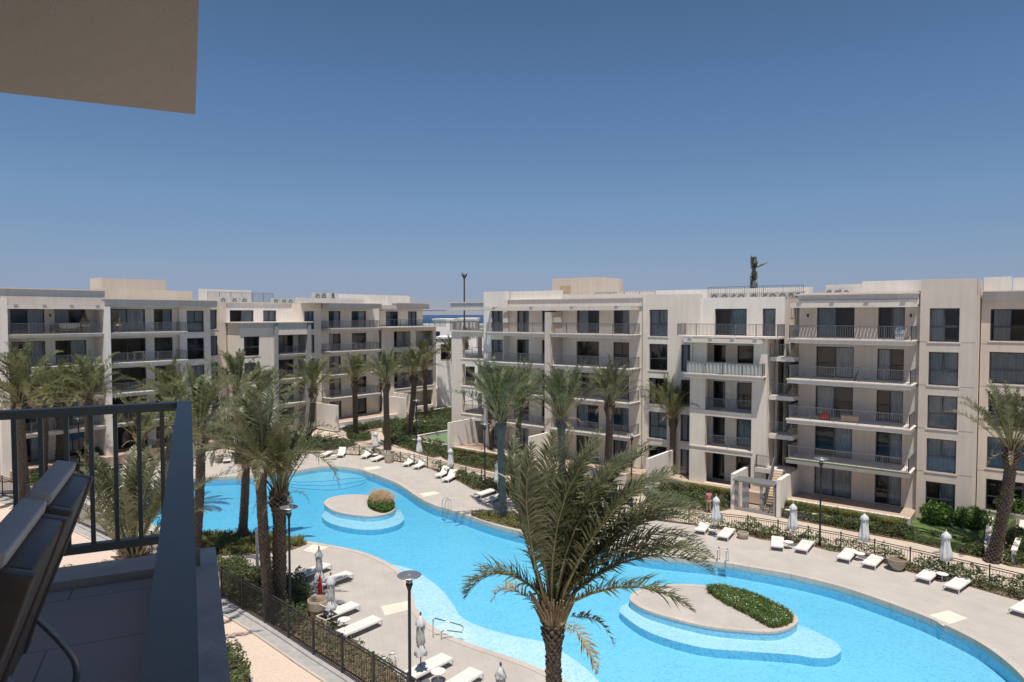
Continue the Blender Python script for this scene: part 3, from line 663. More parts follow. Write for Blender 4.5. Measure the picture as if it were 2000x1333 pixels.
# ---- left row, facade looks along +X: local x = world Y, local y = -world X
L = R(90)
B4 = Bld('cream apartment block at the left edge with hanging egg chairs on its top balconies', 20.5, 76, L)
yb, yf = 76.4, 74.1
h4 = [(21.6, 24.4, z+.02, z+2.35) for z in LV]+[(25.25, 28.0, z+.02, z+2.35) for z in LV]+[(30.2, 33.8, z+.02, z+2.4) for z in LV]+[(34.7, 36.7, z+.02, z+2.4) for z in LV]
m = MB(); wall(m, 20.6, 37.3, -.9, 15.6, yb, h4)
wall(m, 37.3, 40.85, -.9, 15.7, 76.0, [(38.1, 40.1, z-.15, z+2.25) for z in LV]); m.quad((37.3, 76, -.9), (37.3, yb, -.9), (37.3, yb, 15.6), (37.3, 76, 15.6))
m.quad((40.85, 76, -.9), (40.85, 86, -.9), (40.85, 86, 15.6), (40.85, 76, 15.6)); m.quad((20.6, yb, -.9), (20.6, 86, -.9), (20.6, 86, 15.6), (20.6, yb, 15.6)); m.box(20.6, 40.8, 86, 86.2, -.9, 15.6)
B4.part('wall', m, WALL3)
m = MB(); m.box(28.75, 29.3, 73.85, yb, -.9, 15.0); m.box(20.0, 20.7, 73.9, yb, -.9, 15.6); B4.part('pier', m, WALLC)
B4.part('roof', MB().box(20.6, 40.8, 76.5, 86, 15.2, 15.5), ROOF)
m = MB(); m.box(20.3, 28.9, 74.1, 74.4, 15.0, 15.9); B4.part('parapet', m, WALL); B4.part('fascia', MB().box(20.2, 28.95, 74.15, 75.4, 15.9, 16.55), FASC); coping(B4, 20.1, 29.0, 73.95, 76.5, 16.55)
m = MB(); m.box(28.95, 40.8, 74.3, 76.4, 15.15, 15.75); B4.part('fascia', m, FASC); coping(B4, 28.6, 40.95, 74.05, 76.5, 15.75); B4.part('roof', MB().box(20.4, 40.8, 74.4, 76.5, 15.0, 15.14), TRIM)
B4.part('parapet', MB().box(29.2, 39.6, 77.6, 77.9, 15.5, 16.9), WALLW); B4.part('parapet', MB().box(39.3, 39.6, 77.9, 85, 15.5, 16.9), WALLW)
pergola(B4, 20.7, 28.8, 73.9, 75.4, 14.85)
for i, z in enumerate(LV):
    window(B4, 21.6, 24.4, z+.02, z+2.35, yb, 'slide', 'R' if i == 4 else cs('R.'), False); window(B4, 25.25, 28.0, z+.02, z+2.35, yb, 'slide', 'L' if i == 4 else cs(), False)
    window(B4, 30.2, 33.8, z+.02, z+2.4, yb, 'slide', 'B' if i == 4 else None, False); window(B4, 34.7, 36.7, z+.02, z+2.4, yb, 'slide', 'R' if i == 4 else None, False)
    window(B4, 38.1, 40.1, z-.15, z+2.25, 76.0, 'col', 'B' if i != 3 else None)
    if i: balcony(B4, 20.75, 28.7, yf, yb, z, sides=''); balcony(B4, 29.35, 37.2, yf, yb, z, sides='R')
    if i < 4: B4.part('lintel', MB().box(30.2, 33.8, yb-.03, yb, z+2.4, z+2.7), BRICKISH) if 0 else None
m = MB(); m.box(31.5, 38.5, 81.5, 84.5, 15.5, 18.25); B4.part('roof_house', m, WALLW)
B4.part('terrace', MB().box(20.5, 41, 73.2, 76.4, -.9, 0), TERR)
wallmount(B4, 24.85, yb, 14.0)
# link with slit windows
B5 = Bld('recessed stair link with a column of slit windows between the left blocks', 40.9, 77, L, group=None)
m = MB(); wall(m, 40.87, 43.3, -.9, 15.6, 76.9, [(41.2, 42.2, z+.1, z+2.4) for z in LV]); B5.part('wall', m, WALLW)
for i, z in enumerate(LV): window(B5, 41.2, 42.2, z+.1, z+2.4, 76.9, 'slide', 'B')
B5.part('roof', MB().box(40.87, 43.3, 76.95, 86, 15.3, 15.6), ROOF)
# block 6: x 43.4 .. 77.6
B6 = Bld('cream apartment block left of the sea view with grey pilasters and rooftop air conditioners', 43.4, 76, L)
m = MB()
wall(m, 43.45, 48.3, -.9, 13.2, 74.2, [(45.4-1.45, 45.4+.6, z+.0, z+2.3) for z in LV[:4]])
m.quad((43.45, 74.2, -.9), (43.45, 80, -.9), (43.45, 80, 13.2), (43.45, 74.2, 13.2))
wall(m, 48.3, 53.0, -.9, 13.2, 76.0, [(49.4, 51.9, z+.02, z+2.3) for z in LV[:4]]); m.quad((48.3, 74.2, -.9), (48.3, 76, -.9), (48.3, 76, 13.2), (48.3, 74.2, 13.2))
B6.part('wall', m, WALL2); m = MB()
wall(m, 42.9, 54.6, 12.5, 15.65, 78.0, [(44.4, 47.6, 12.6, 14.75), (48.9, 50.8, 12.6, 14.75)])
m.quad((42.9, 78, 12.5), (42.9, 86, 12.5), (42.9, 86, 15.65), (42.9, 78, 15.65))
B6.part('penthouse_wall', m, WALLC); m = MB()
wall(m, 53.0, 56.2, -.9, 15.7, 76.0, [(53.6, 55.1, z-.1, z+2.25) for z in LV]); m.quad((53.0, 76, 12.5), (53.0, 78, 12.5), (53.0, 78, 15.7), (53.0, 76, 15.7))
hb = [(57.8, 59.8, z+.02, z+2.3) for z in LV]+[(61.7, 64.3, z+.02, z+2.3) for z in LV]
wall(m, 56.2, 66.7, -.9, 15.7, 76.5, hb); m.quad((56.2, 76, -.9), (56.2, 76.5, -.9), (56.2, 76.5, 15.7), (56.2, 76, 15.7))
hl = [(69.1, 72.5, z+.02, z+2.4) for z in LV[:4]]+[(73.6, 77.3, z+.02, z+2.4) for z in LV[:4]]
wall(m, 66.7, 78.0, -.9, 12.3, 76.0, hl, .4)
wall(m, 66.7, 78.0, -.9, 12.2, 77.9, [(69.3, 71.5, z+.02, z+2.3) for z in LV[:4]]+[(73.7, 75.2, z+.02, z+2.3) for z in LV[:4]])
wall(m, 66.7, 76.5, 12.3, 15.6, 77.4, [(68.8, 71.3, 12.45, 14.7), (73.3, 75.2, 12.45, 14.7)])
for z in LV[:4]: m.box(66.75, 77.95, 76.41, 77.89, z-.3, z-.02); m.box(72.5, 73.6, 76.41, 77.2, z, z+2.75)
m.quad((78, 76, -.9), (78, 86, -.9), (78, 86, 12.3), (78, 76, 12.3)); m.quad((76.5, 77.4, 12.3), (76.5, 86, 12.3), (76.5, 86, 15.6), (76.5, 77.4, 15.6)); m.box(42.9, 78, 86, 86.2, -.9, 15.5)
B6.part('wall', m, WALL2)
for i, z in enumerate(LV):
    if i < 4:
        window(B6, 43.95, 46.0, z, z+2.3, 74.2, 'col', cs('LB.')); window(B6, 49.4, 51.9, z+.02, z+2.3, 76.0, 'slide', None, False)
        for a, c in ((69.3, 71.5), (73.7, 75.2)): window(B6, a, c, z+.02, z+2.3, 77.9, 'slide', cs('..R'), False)
        if i:
            for a, c in ((69.1, 72.5), (73.6, 77.3)): B6.part('railing', rail_mb([(a, 76.1, z), (c, 76.1, z)], sp=.16), RAIL); B6.part('sill', MB().box(a-.1, c+.1, 75.94, 76, z-.12, z), TRIM)
            balcony(B6, 48.35, 52.6, 74.4, 76.0, z, sides='')
    window(B6, 53.6, 55.1, z-.1, z+2.25, 76.0, 'col', cs('LB.'))
    for a, c in ((57.8, 59.8), (61.7, 64.3)): window(B6, a, c, z+.02, z+2.3, 76.5, 'slide', cs('LR..'), False)
    if i: balcony(B6, 56.45, 64.9, 74.15, 76.5, z, sides='LR')
B6.part('pilaster', MB().box(47.9, 48.34, 73.9, 76.0, -.9, 13.0), GREYP); B6.part('pilaster', MB().box(52.62, 53.1, 73.9, 76.0, -.9, 13.0), GREYP)
B6.part('beam', MB().box(48.34, 52.6, 74.0, 74.3, 11.7, 12.5), TRIM); B6.part('terrace', MB().box(43.1, 53.4, 73.8, 78.0, 13.2, 13.32), TRIM)
B6.part('fascia', MB().box(48.34, 52.6, 74.05, 74.3, 12.5, 13.2), FASC)
B6.part('fascia', MB().box(43.3, 48.0, 74.1, 74.2, 12.6, 13.2), FASC)
for a, c, k in ((44.4, 47.6, 'R'), (48.9, 50.8, 'B')): window(B6, a, c, 12.6, 14.75, 78, 'slide', k, False)
for a, c, k in ((68.8, 71.3, 'L'), (73.3, 75.2, 'B')): window(B6, a, c, 12.45, 14.7, 77.4, 'slide', k, False)
m = MB(); m.box(56.3, 65.2, 74.2, 76.5, 15.05, 15.7); B6.part('fascia', m, FASC); coping(B6, 53.0, 65.3, 74.05, 76.5, 15.7); coping(B6, 42.8, 54.7, 77.85, 78.3, 15.65)
m = MB(); m.box(66.7, 73.0, 76.2, 77.4, 15.05, 15.6); m.box(70.0, 76.5, 76.0, 77.4, 15.1, 15.9); B6.part('fascia', m, WALL); coping(B6, 69.8, 76.8, 75.8, 77.6, 15.9)
B6.part('terrace', MB().box(66.2, 78.3, 74.0, 77.4, 12.3, 12.44), TRIM)
B6.part('glass_rail', MB().box(66.3, 78.2, 74.08, 74.1, 12.5, 13.45), CLEAR); B6.part('railing', rail_mb([(66.3, 74.15, 12.44), (78.2, 74.15, 12.44)], 1.05, .6, 1.2), RAIL)
B6.part('canopy_frame', MB().box(66.9, 78.0, 73.9, 74.05, 14.75, 14.9).box(66.9, 67.0, 73.9, 77.4, 14.75, 14.88).box(77.9, 78, 73.9, 77.4, 14.75, 14.88).box(66.9, 78, 75.4, 75.5, 14.75, 14.88), GREYP)
B6.part('roof', MB().box(43, 77.9, 78.3, 86, 15.1, 15.4), ROOF); B6.part('roof', MB().box(66.7, 77.9, 76.02, 86, 12.0, 12.28), ROOF)
m = MB(); m.box(54.5, 66, 79.0, 79.25, 15.4, 16.5); m.box(60, 74, 83, 83.3, 15.4, 17.3); m.box(71.5, 76, 80, 80.3, 15.4, 17.2); m.lathe([(1.3, 0), (1.3, 1.7)], 20, (76.0, 81.5, 15.4)); m.box(43, 50, 82.5, 82.7, 15.4, 17.4); B6.part('parapet', m, WALLC)
B6.part('railing', rail_mb([(43.0, 80.5, 15.4), (52.0, 80.5, 15.4)], 1.6, .14), RAIL)
B6.part('terrace', MB().box(56, 70, 73.0, 76.5, -.9, 0), TERR); B6.part('terrace_edge', MB().box(56, 67, 72.6, 73, -.9, .02), TRIM)
for q in ((66.7, 67, 71.2, 76, -.9, 2.4), (69.0, 69.3, 71.9, 76, -.9, 2.6), (55.2, 55.5, 71.6, 76, -.9, 2.5), (43.2, 43.5, 69.5, 74, -.9, 2.3)): B6.part('garden_wall', MB().box(*q), WALLC)

# ---- neighbour at the far left
B7 = Bld('warm rendered block end at the extreme left edge of the picture', 10, 74.6, L, group=None)
m = MB(); wall(m, 4, 19.95, -.9, 15.6, 74.6, [(13, 15, z, z+2.3) for z in LV]+[(8, 10, z, z+2.3) for z in LV]); m.quad((19.95, 74.6, -.9), (19.95, 84, -.9), (19.95, 84, 15.6), (19.95, 74.6, 15.6)); B7.part('wall', m, WALLW)
for z in LV: window(B7, 13, 15, z, z+2.3, 74.6, 'slide', cs()); window(B7, 8, 10, z, z+2.3, 74.6, 'slide', cs())
coping(B7, 4, 20.1, 74.4, 75, 15.6); B7.part('roof', MB().box(4, 19.9, 74.7, 84, 15.2, 15.5), ROOF)
# ---- small things on balconies
def bfurn(name, label, cat, mb, m, loc, rz=0, group=None):
    o = mb.build(name, m, loc=loc); o.rotation_euler.z = rz; return tag(o, label, cat, group)
def egg_chair(lab, x, y, z):
    t = empty('egg_chair', (x, y, z), 0, lab, 'hanging chair', 'hanging egg chairs')
    f = MB(); f.lathe([(.5, 0), (.5, .04)], 14); pts = [(.45*math.cos(a)*1.3-.1, 0, 1.0+1.0*math.sin(a)) for a in [R(-85)+i*R(225)/14 for i in range(15)]]; f.tube(pts, .035, 6); f.build('stand', RATT, t)
    b = MB(); b.lathe([(.05, .45), (.34, .55), (.45, .85), (.42, 1.15), (.28, 1.45), (.06, 1.6)], 14, (-.15, 0, 0)); b.build('basket', RATT, t)
    MB().lathe([(.1, .62), (.38, .66), (.40, .8), (.2, .86)], 12, (-.05, 0, 0)).build('cushion', SLING, t)
egg_chair('rattan hanging egg chair at the right end of the top left balcony', -74.9, 27.4, 12.4)
egg_chair('dark hanging egg chair just right of the white pier on the top floor', -74.9, 30.4, 12.4)
t = empty('balcony_sofa', (-75.2, 26.0, 12.4), R(90), 'striped three-seat balcony sofa on the top left balcony', 'sofa')
MB().box(-.9, .9, -.35, .35, .2, .45).box(-.95, -.85, -.35, .35, .0, .6).box(.85, .95, -.35, .35, 0, .6).build('sofa_frame', RATT, t)
m = MB()
for i in range(9): m.box(-.88+i*.2, -.78+i*.2, -.3, .0, .45, .95)
m.build('cushion', STRIPE, t); m = MB()
for i in range(9): m.box(-.78+i*.2, -.68+i*.2, -.3, .0, .45, .94)
m.build('cushion', SLING, t)
for lab, v in (('rattan armchair left of the striped sofa on the top left balcony', 24.8), ('rattan armchair right of the striped sofa', 27.0)):
    t = empty('balcony_chair', (-75, v, 12.4), R(90), lab, 'chair'); MB().box(-.3, .3, -.3, .3, .3, .42).build('seat', RATT, t); MB().box(-.32, .32, .2, .3, .42, .85).box(-.36, -.3, -.3, .3, 0, .62).box(.3, .36, -.3, .3, 0, .62).build('chair_frame', RATT, t)
bfurn('bean_bag', 'red bean bag behind the railing of the right block', 'bean bag', MB().lathe([(.25, 0), (.42, .12), (.4, .35), (.22, .55), (.08, .62)], 14), REDC, (-13.0, 55.6, 6.2))
bfurn('balcony_crate', 'low ochre box beside the red bean bag on the balcony', 'box', MB().box(-.6, .6, -.3, .3, 0, .42).box(-.62, .62, -.32, .32, .42, .46), BRICKISH, (-11.2, 55.6, 6.2))
m = MB().tube([(0, 0, 0), (.25, 0, .9), (.1, 0, 1.0)], .035, 6).tube([(-.1, .2, 0), (.25, 0, .9)], .03, 6).tube([(-.1, -.2, 0), (.25, 0, .9)], .03, 6)
bfurn('telescope', 'dark curved tripod stand on the second highest right balcony', 'stand', m, FRAME, (-10.9, 55.3, 9.3))
def dryrack(lab, loc, rz):
    t = empty('drying_rack', loc, rz, lab, 'drying rack'); m = MB()
    for s in (-.5, .5): m.bar((s, -.35, 0), (s, .35, 1.0), .03).bar((s, .35, 0), (s, -.35, 1.0), .03)
    for k in range(6): m.bar((-.5, -.35+k*.14, 1.0), (.5, -.35+k*.14, 1.0), .015)
    m.build('rack_frame', WHITE, t)
dryrack('white folding drying rack by the window of the lower left balcony', (-75.2, 32.6, 9.3), R(90))
dryrack('white drying rack hung with cloth on the corner balcony left of the sea', (-75.2, 60.9, 9.3), R(90))
t = empty('gas_grill', (-8.0, 54.9, 12.4), 0, 'silver gas grill in the corner of the top right balcony', 'grill'); MB().box(-.25, .25, -.2, .2, 0, .7).build('cabinet', AC, t); MB().lathe([(.05, .7), (.27, .72), (.24, .9), (.05, .96)], 12).build('lid', STEEL, t)
m = MB().box(-.22, .22, -.22, .22, .4, .45).box(-.22, .22, .18, .22, .45, .9)
for a in (-.2, .18):
    for c in (-.2, .18): m.box(a, a+.03, c, c+.03, 0, .4)
bfurn('wooden_chair', 'small wooden chair standing behind the cloth covered railing', 'chair', m, BRICKISH, (-20.85, 55.0, 9.3))

# ---- roof air conditioners
def ac_unit():
    t = empty('air_conditioner', (0, 0, 0)); t['category'] = 'air conditioner'
    MB().box(-.45, .45, -.17, .17, .12, .85).box(-.4, -.34, -.17, .17, 0, .12).box(.34, .4, -.17, .17, 0, .12).build('casing', AC, t)
    m = MB(); m.tube([(.0, -.175, .48), (.0, -.19, .48)], .27, 18); o = m.build('fan_grille', ACD, t); MB().tube([(.0, -.19, .48), (.0, -.20, .48)], .09, 10).build('hub', AC, o)
    return t
ac0 = ac_unit(); first = [True]
def ac(lab, x, y, z, rz=0, sc=1, grp='air conditioners on the roofs'):
    o = ac0 if first[0] else copy_tree(ac0); first[0] = False; o.location = (x, y, z); o.rotation_euler.z = rz; o.scale = (sc,)*3; o['label'] = lab; o['group'] = grp
for i, u in enumerate((-27.9, -26.5, -25.1)): ac('air conditioner behind the plain parapet above the window column of the middle block', u, 58.0+.3*i, 15.2, .2*i, 1.0, 'roof units above the window column')
for i, u in enumerate((-23.0, -22.2, -21.4, -20.7, -19.6, -18.7, -18.0, -17.3, -16.6, -15.9)): ac('air conditioner in the row behind the roof railing over the penthouse', u, 58.9+.25*(i % 3), 15.25, .15*(i % 4)-.2, 1.0, 'roof units behind the railing')
for i, u in enumerate((-13.4, -12.9, -12.3)): ac('air conditioner standing before the raised parapet of the right block', u, 58.2, 15.45, .4*i, .9, 'roof units on the right block')
for i, v in enumerate((44.2, 45.8, 47.0, 51.6, 52.7, 53.8, 55.0, 55.8)): ac('air conditioner on the roof left of the grey pilasters', -79.3-.2*(i % 2), v, 15.4, R(90), 1.1, 'roof units left of the pilasters')
for i, v in enumerate((58.5, 59.4, 60.9, 61.8)): ac('larger air conditioner in the tight cluster silhouetted on the left roof', -80, v, 16.0, R(90)+.3*i, 1.5, 'roof units in the cluster')

# ---- distant buildings and masts
def house(lab, px0, px1, ytop, D, depth=14, base=-1, bands=(), name='distant_house'):
    """plain white villa; D = distance along the view axis"""
    X0 = (px0-1000)/FPX*D; X1 = (px1-1000)/FPX*D; zt = CAMZ-(ytop-HZP)/FPX*D
    r = Vector((math.cos(YAW), math.sin(YAW))); f = Vector((-math.sin(YAW), math.cos(YAW))); o = r*X0+f*D
    t = empty(name, (o.x, o.y, base), YAW, lab, 'building', 'distant white houses'); w = X1-X0; h = zt-base
    m = MB(); m.box(0, w, 0, depth, 0, h); m.box(-.2, w+.2, -.2, depth, h, h+.3); m.build('wall', HOUSE, t)
    for a, b, c, d in bands: q = MB().box(w*a, w*b, -.08, -.01, h*c, h*d).build('window', FRAME, t); MB().box(w*a+.06, w*b-.06, -.10, -.085, h*c+.06, h*d-.06).build('pane', GLASS, q)
    return t
house('white distant villa left of the mast base below the sea horizon', 846, 884, 626, 130, 14, bands=[(.1, .35, .72, .85), (.5, .62, .5, .68)])
house('white distant villa to the right of the palm mast', 896, 930, 624, 150, 14)
house('lower white villa with dark windows behind the left block end', 853, 905, 662, 112, 8, bands=[(.15, .5, .70, .92), (.6, .9, .3, .6)])
house('long white distant house at the foot of the mast', 800, 960, 636, 165, 10, bands=[(.2, .3, .8, .9), (.5, .55, .8, .9)])
house('white two storey villa seen through the corner loggia', 900, 945, 690, 98, 6, bands=[(.2, .6, .55, .8)])
D = 104; m = MB().box(0, 5.5, 0, 3, 0, 2.9).box(-.1, 5.6, -.1, 3.1, 2.9, 3.2); p = g(850, 786); t = empty('utility_kiosk', (p[0], p[1], -1), R(38), 'ochre utility kiosk with a white roof edge beyond the lawn', 'kiosk')
MB().box(0, 4.6, 0, 3, 0, 2.2).build('wall', BRICKISH, t); MB().box(-.1, 4.7, -.1, 3.1, 2.2, 2.5).build('roof', TRIM, t)
for i in range(4): MB().box(.3+i*1.1, 1.2+i*1.1, -.03, -.005, .3, 1.9).build('door', mat('kiosk_door%d' % i, (.50, .37, .24), .7), t)
def mast(lab, px, ytop, ybase, D, r, palm=False):
    X = (px-1000)/FPX*D; zt = CAMZ-(ytop-HZP)/FPX*D; zb = CAMZ-(ybase-HZP)/FPX*D
    f = Vector((-math.sin(YAW), math.cos(YAW))); rr = Vector((math.cos(YAW), math.sin(YAW))); o = rr*X+f*D
    t = empty('telecom_mast', (o.x, o.y, zb), 0, lab, 'mast'); h = zt-zb
    MB().tube([(0, 0, 0), (0, 0, h)], [r, r*.7], 8).build('pole', BARK, t); m = MB(); rn = random.Random(int(px))
    if palm:
        for k in range(26): a = rn.random()*6.3; z = h*(1-.62*rn.random()); m.box(.30*math.cos(a)-.11, .30*math.cos(a)+.11, .30*math.sin(a)-.09, .30*math.sin(a)+.09, z-.7, z)
        m.build('antenna', LAMPD, t); m = MB()
        for k in range(44):
            a = rn.random()*6.3; z = h*(.35+.62*rn.random()); m.tube([(0, 0, z), (.35*math.cos(a), .35*math.sin(a), z+.3), (.5*math.cos(a), .5*math.sin(a), z+.6)], [.12, .08, .01], 5)
        m.tube([(0, 0, h-1.4), (.9, .5, h-.9), (1.5, .9, h-.6)], [.06, .12, .02], 5); m.build('frond', HEDGE, t)
    else:
        for k in range(7): a = k*.9; m.tube([(0, 0, h-.5), (.45*math.cos(a), .45*math.sin(a), h+.2), (.5*math.cos(a), .5*math.sin(a), h+.35+.3*(k%2))], [.09, .08, .03], 5)
        m.build('crown', BARK, t)
    return t
mast('thin dark palm shaped mast standing against the sea', 907, 540, 720, 120, .17)
mast('shaggy antenna mast disguised as a palm above the middle roof', 1471, 503, 620, 84, .3, True)
# ---------------------------------------------------------------- planting
def inside(P, poly):
    x, y = P[:, 0], P[:, 1]; r = np.zeros(len(P), bool); n = len(poly)
    for i in range(n):
        x0, y0 = poly[i]; x1, y1 = poly[(i+1) % n]
        c = ((y0 > y) != (y1 > y)) & (x < (x1-x0)*(y-y0)/(y1-y0+1e-12)+x0); r ^= c
    return r
def vnoise(x, y, s, seed=0):
    return (np.sin(x*s*1.3+seed)+np.sin(y*s*1.7+seed*2.1)+np.sin((x+y)*s*.9+seed*.7)+np.sin((x-y)*s*2.3+seed*1.3))/4
def leaf_quads(C, size, rng, flat=.5):
    """one small folded leaf (two tris' worth of quad) at every centre"""
    n = len(C); a = rng.random(n)*2*np.pi; t = rng.normal(.0, flat, n); s = size*(.6+.8*rng.random(n))
    d = np.stack([np.cos(a)*np.cos(t), np.sin(a)*np.cos(t), np.sin(t)], 1); b = rng.random(n)*2*np.pi
    u = np.stack([-np.sin(a), np.cos(a), np.zeros(n)], 1); w = np.cross(d, u); e = u*np.cos(b)[:, None]+w*np.sin(b)[:, None]
    s = s[:, None]; v = np.stack([C-d*s, C+e*s*.42, C+d*s, C-e*s*.42], 1).reshape(-1, 3)
    return v
def bed_mesh(poly, z, h, dens, size, m, seed=1, clump=1.2, name='planting_bed'):
    rng = np.random.default_rng(seed); P = np.array(poly); lo, hi = P.min(0), P.max(0); n = int((hi-lo).prod()*dens*1.35)
    C = rng.random((n, 2))*(hi-lo)+lo; C = C[inside(C, poly)]
    cl = vnoise(C[:, 0], C[:, 1], 2.6/clump, seed)+.6*vnoise(C[:, 0], C[:, 1], 6/clump, seed+3)
    keep = rng.random(len(C)) < np.clip(.85+.6*cl, .22, 1); C = C[keep]; cl = cl[keep]
    hh = h*np.clip(.72+.55*cl, .2, 1.5); zz = z+hh*(1-rng.random(len(C))**2.2*.9)
    V = leaf_quads(np.column_stack([C, zz]), size, rng); V[:, 2] = np.maximum(V[:, 2], z+.02)
    return npmesh(name, V, np.arange(len(V)).reshape(-1, 4), m, 4)
BED = [0]
def bed(px, label, h=.55, dens=170, size=.085, m=None, z=-1.0, soil=True, clump=1.2, name='planting_bed', zs=None, world=None):
    BED[0] += 1; poly = ccw(world or catmull(gs(px, z), 2)); m = m or HEDGE
    if soil: MB().prism(poly, z-.2, z+.035+.001*(BED[0] % 9)).build('soil', SOIL)['kind'] = 'structure'
    o = bpy.data.objects.new(name, bed_mesh(poly, z, h, dens, size, m, BED[0]*7, clump, name)); COL.objects.link(o)
    tag(o, label, 'ground cover', None, 'stuff'); return o
# strip between far deck edge and far fence
fence_rail = [(600, 868), (640, 868), (710, 872), (742, 877), (806, 888), (862, 900), (900, 911), (950, 922), (990, 933), (1050, 948), (1150, 967), (1276, 989), (1357, 998), (1433, 1005), (1512, 1016), (1560, 1026), (1647, 1042), (1815, 1079), (2000, 1121), (2110, 1150)]
FF = gs(fence_rail, .05)
DF = gs(deck_far)
for a, b, lab in ((0, 9, 'low hedge strip behind the loungers at the far left end of the pool'), (8, 17, 'olive hedge strip between pool deck and fence behind the front palm'), (16, 22, 'hedge strip before the fence beside the staircase gate'), (21, 28, 'hedge strip before the fence in front of the right block')):
    d = DF[a:b]; k0 = min(range(len(FF)), key=lambda i: (FF[i][0]-d[0][0])**2+(FF[i][1]-d[0][1])**2); k1 = min(range(len(FF)), key=lambda i: (FF[i][0]-d[-1][0])**2+(FF[i][1]-d[-1][1])**2)
    bed(None, lab, .95, 300, .085, HEDGE2 if a in (8,) else HEDGE, world=d+FF[k0:k1+1][::-1])
bed([(858, 890), (890, 906), (970, 923), (1002, 931), (1030, 922), (1030, 910), (990, 905), (956, 899), (874, 884)], 'dense dark green hedge below the low planter wall of the middle block', .75, 260, .09)
bed([(746, 844), (764, 866), (830, 890), (856, 893), (880, 880), (845, 868), (810, 861), (818, 853), (882, 840), (882, 822), (830, 828), (762, 836)], 'spreading green hedge bed around the palms left of the lawn', .7, 210, .095)
bed([(670, 838), (680, 846), (706, 842), (796, 827), (798, 818), (780, 815), (720, 826), (690, 832)], 'narrow hedge strip before the terrace of the left block', .6, 220, .09)
bed([(676, 852), (690, 862), (712, 862), (726, 858), (718, 850), (695, 846)], 'rounded shrub patch at the bend of the garden path', .6, 220, .09)
bed([(806, 816), (826, 822), (882, 818), (882, 800), (846, 802), (818, 807)], 'low hedge bed at the far corner beneath the palm', .6, 200, .09)
bed([(500, 872), (560, 878), (640, 880), (700, 868), (640, 862), (560, 858)], 'shaded hedge bed under the near palms at the pool head', .6, 200, .09)
bed([(1262, 984), (1320, 993), (1379, 998), (1428, 994), (1428, 964), (1380, 958), (1330, 954), (1275, 950)], 'deep green hedge behind the person in the pink shirt', .8, 290, .09)
bed([(1040, 948), (1080, 955), (1140, 965), (1200, 974), (1200, 955), (1120, 945), (1060, 935)], 'hedge bed hidden behind the front palm fronds', .7, 220, .09)
bed([(1526, 1011), (1580, 1021), (1660, 1037), (1786, 1060), (1926, 1093), (1930, 1082), (1799, 1050), (1680, 1030), (1560, 1011), (1530, 1006)], 'hedge strip between path and low wall in front of the right block', .8, 420, .085)
bed([(1955, 1100), (2000, 1110), (2060, 1120), (2060, 1085), (1990, 1075)], 'dark shrub patch right of the leaning palm', .8, 240, .1)
bed([(920, 1008), (960, 1022), (1010, 1034), (1060, 1044), (1110, 1052), (1160, 1046), (1140, 1028), (1080, 1015), (1020, 1006), (960, 1004), (930, 1003)], 'sparse yellow green planting between pool edge and the large bowl', .40, 150, .09, GRASS)
bed([(375, 1060), (385, 1044), (466, 1047), (549, 1051), (600, 1059), (588, 1068), (560, 1077), (500, 1083), (440, 1086), (400, 1079)], 'bright strappy planting on the near side of the pool below the palm trunk', .5, 10, .1, GRASS)
nb = [(425, 1100), (470, 1098), (497, 1112), (540, 1116), (585, 1135), (600, 1150), (612, 1180), (650, 1215), (700, 1258), (750, 1298), (800, 1340), (860, 1390)]
bed(None, 'dense green hedge behind the near fence around the double palm', .75, 330, .075, HEDGE, world=gs(nb[:7])+offl(FN, -.25)[7:11][::-1])
bed(None, 'thin low shrubs along the lower run of the near fence', .45, 120, .07, HEDGE2, world=gs(nb[6:])+offl(FN, -.25)[10:15][::-1])
bed([(20, 925), (90, 915), (190, 915), (240, 940), (200, 965), (120, 955), (60, 950)], 'shrub bed under the left palm trunks inside the near fence', .7, 170, .1)
bed([(0, 905), (60, 898), (150, 893), (270, 890), (270, 880), (120, 884), (0, 893)], 'narrow green hedge before the left block terrace', .7, 160, .1)
bed([(440, 1275), (470, 1290), (490, 1333), (470, 1400), (440, 1400), (430, 1320)], 'bush patch right under the stone ledge', .9, 330, .08, z=-.98)
bed([(120, 1120), (175, 1128), (180, 1150), (120, 1160)], 'small green patch seen through the balcony railing', .6, 200, .08, z=-.95)
# low planter walls
def lowwall(px, label, h=.48, w=.22, z=-1.0, m=None):
    P = gs(px, z+h); r = empty('planter_wall', (P[0][0], P[0][1], z), 0, label, 'wall', 'low planter walls'); a = offl(P, w/2); b = offl(P, -w/2); off = (P[0][0], P[0][1], z)
    MB().prism(ccw(a+b[::-1]), z-.1, z+h-.06).build('wall', m or PLANT_W, r, off=off); MB().prism(ccw(offl(P, w/2+.04)+offl(P, -w/2-.04)[::-1]), z+h-.06, z+h).build('coping', TRIM, r, off=off)
lowwall([(874, 881), (956, 896), (990, 903)], 'long low planter wall before the corner loggia garden')
lowwall([(882, 839), (818, 850), (808, 859), (884, 874)], 'low wall around the green court beside the loggia')
lowwall([(988, 904), (1028, 909), (1036, 903)], 'short low wall beside the gate piers of the middle block')
lowwall([(1427, 958), (1380, 949), (1330, 942)], 'low wall between hedge and terrace left of the gate')
lowwall([(1526, 994), (1560, 999), (1680, 1016), (1799, 1038), (1928, 1063)], 'long low wall between hedge and grasses before the right block', .55)
lowwall([(1928, 1066), (1932, 1020), (1936, 1010)], 'short pier wall left of the right entrance path', .9)
lowwall([(1980, 1075), (1992, 1045), (1998, 1016)], 'short pier wall right of the right entrance path', .9)
lowwall([(806, 806), (845, 800), (884, 794)], 'low wall at the far garden corner')
lowwall([(660, 836), (700, 826), (784, 811)], 'low wall before the terrace of the left block')
lowwall([(0, 890), (110, 885), (260, 878)], 'low wall before the left edge block')
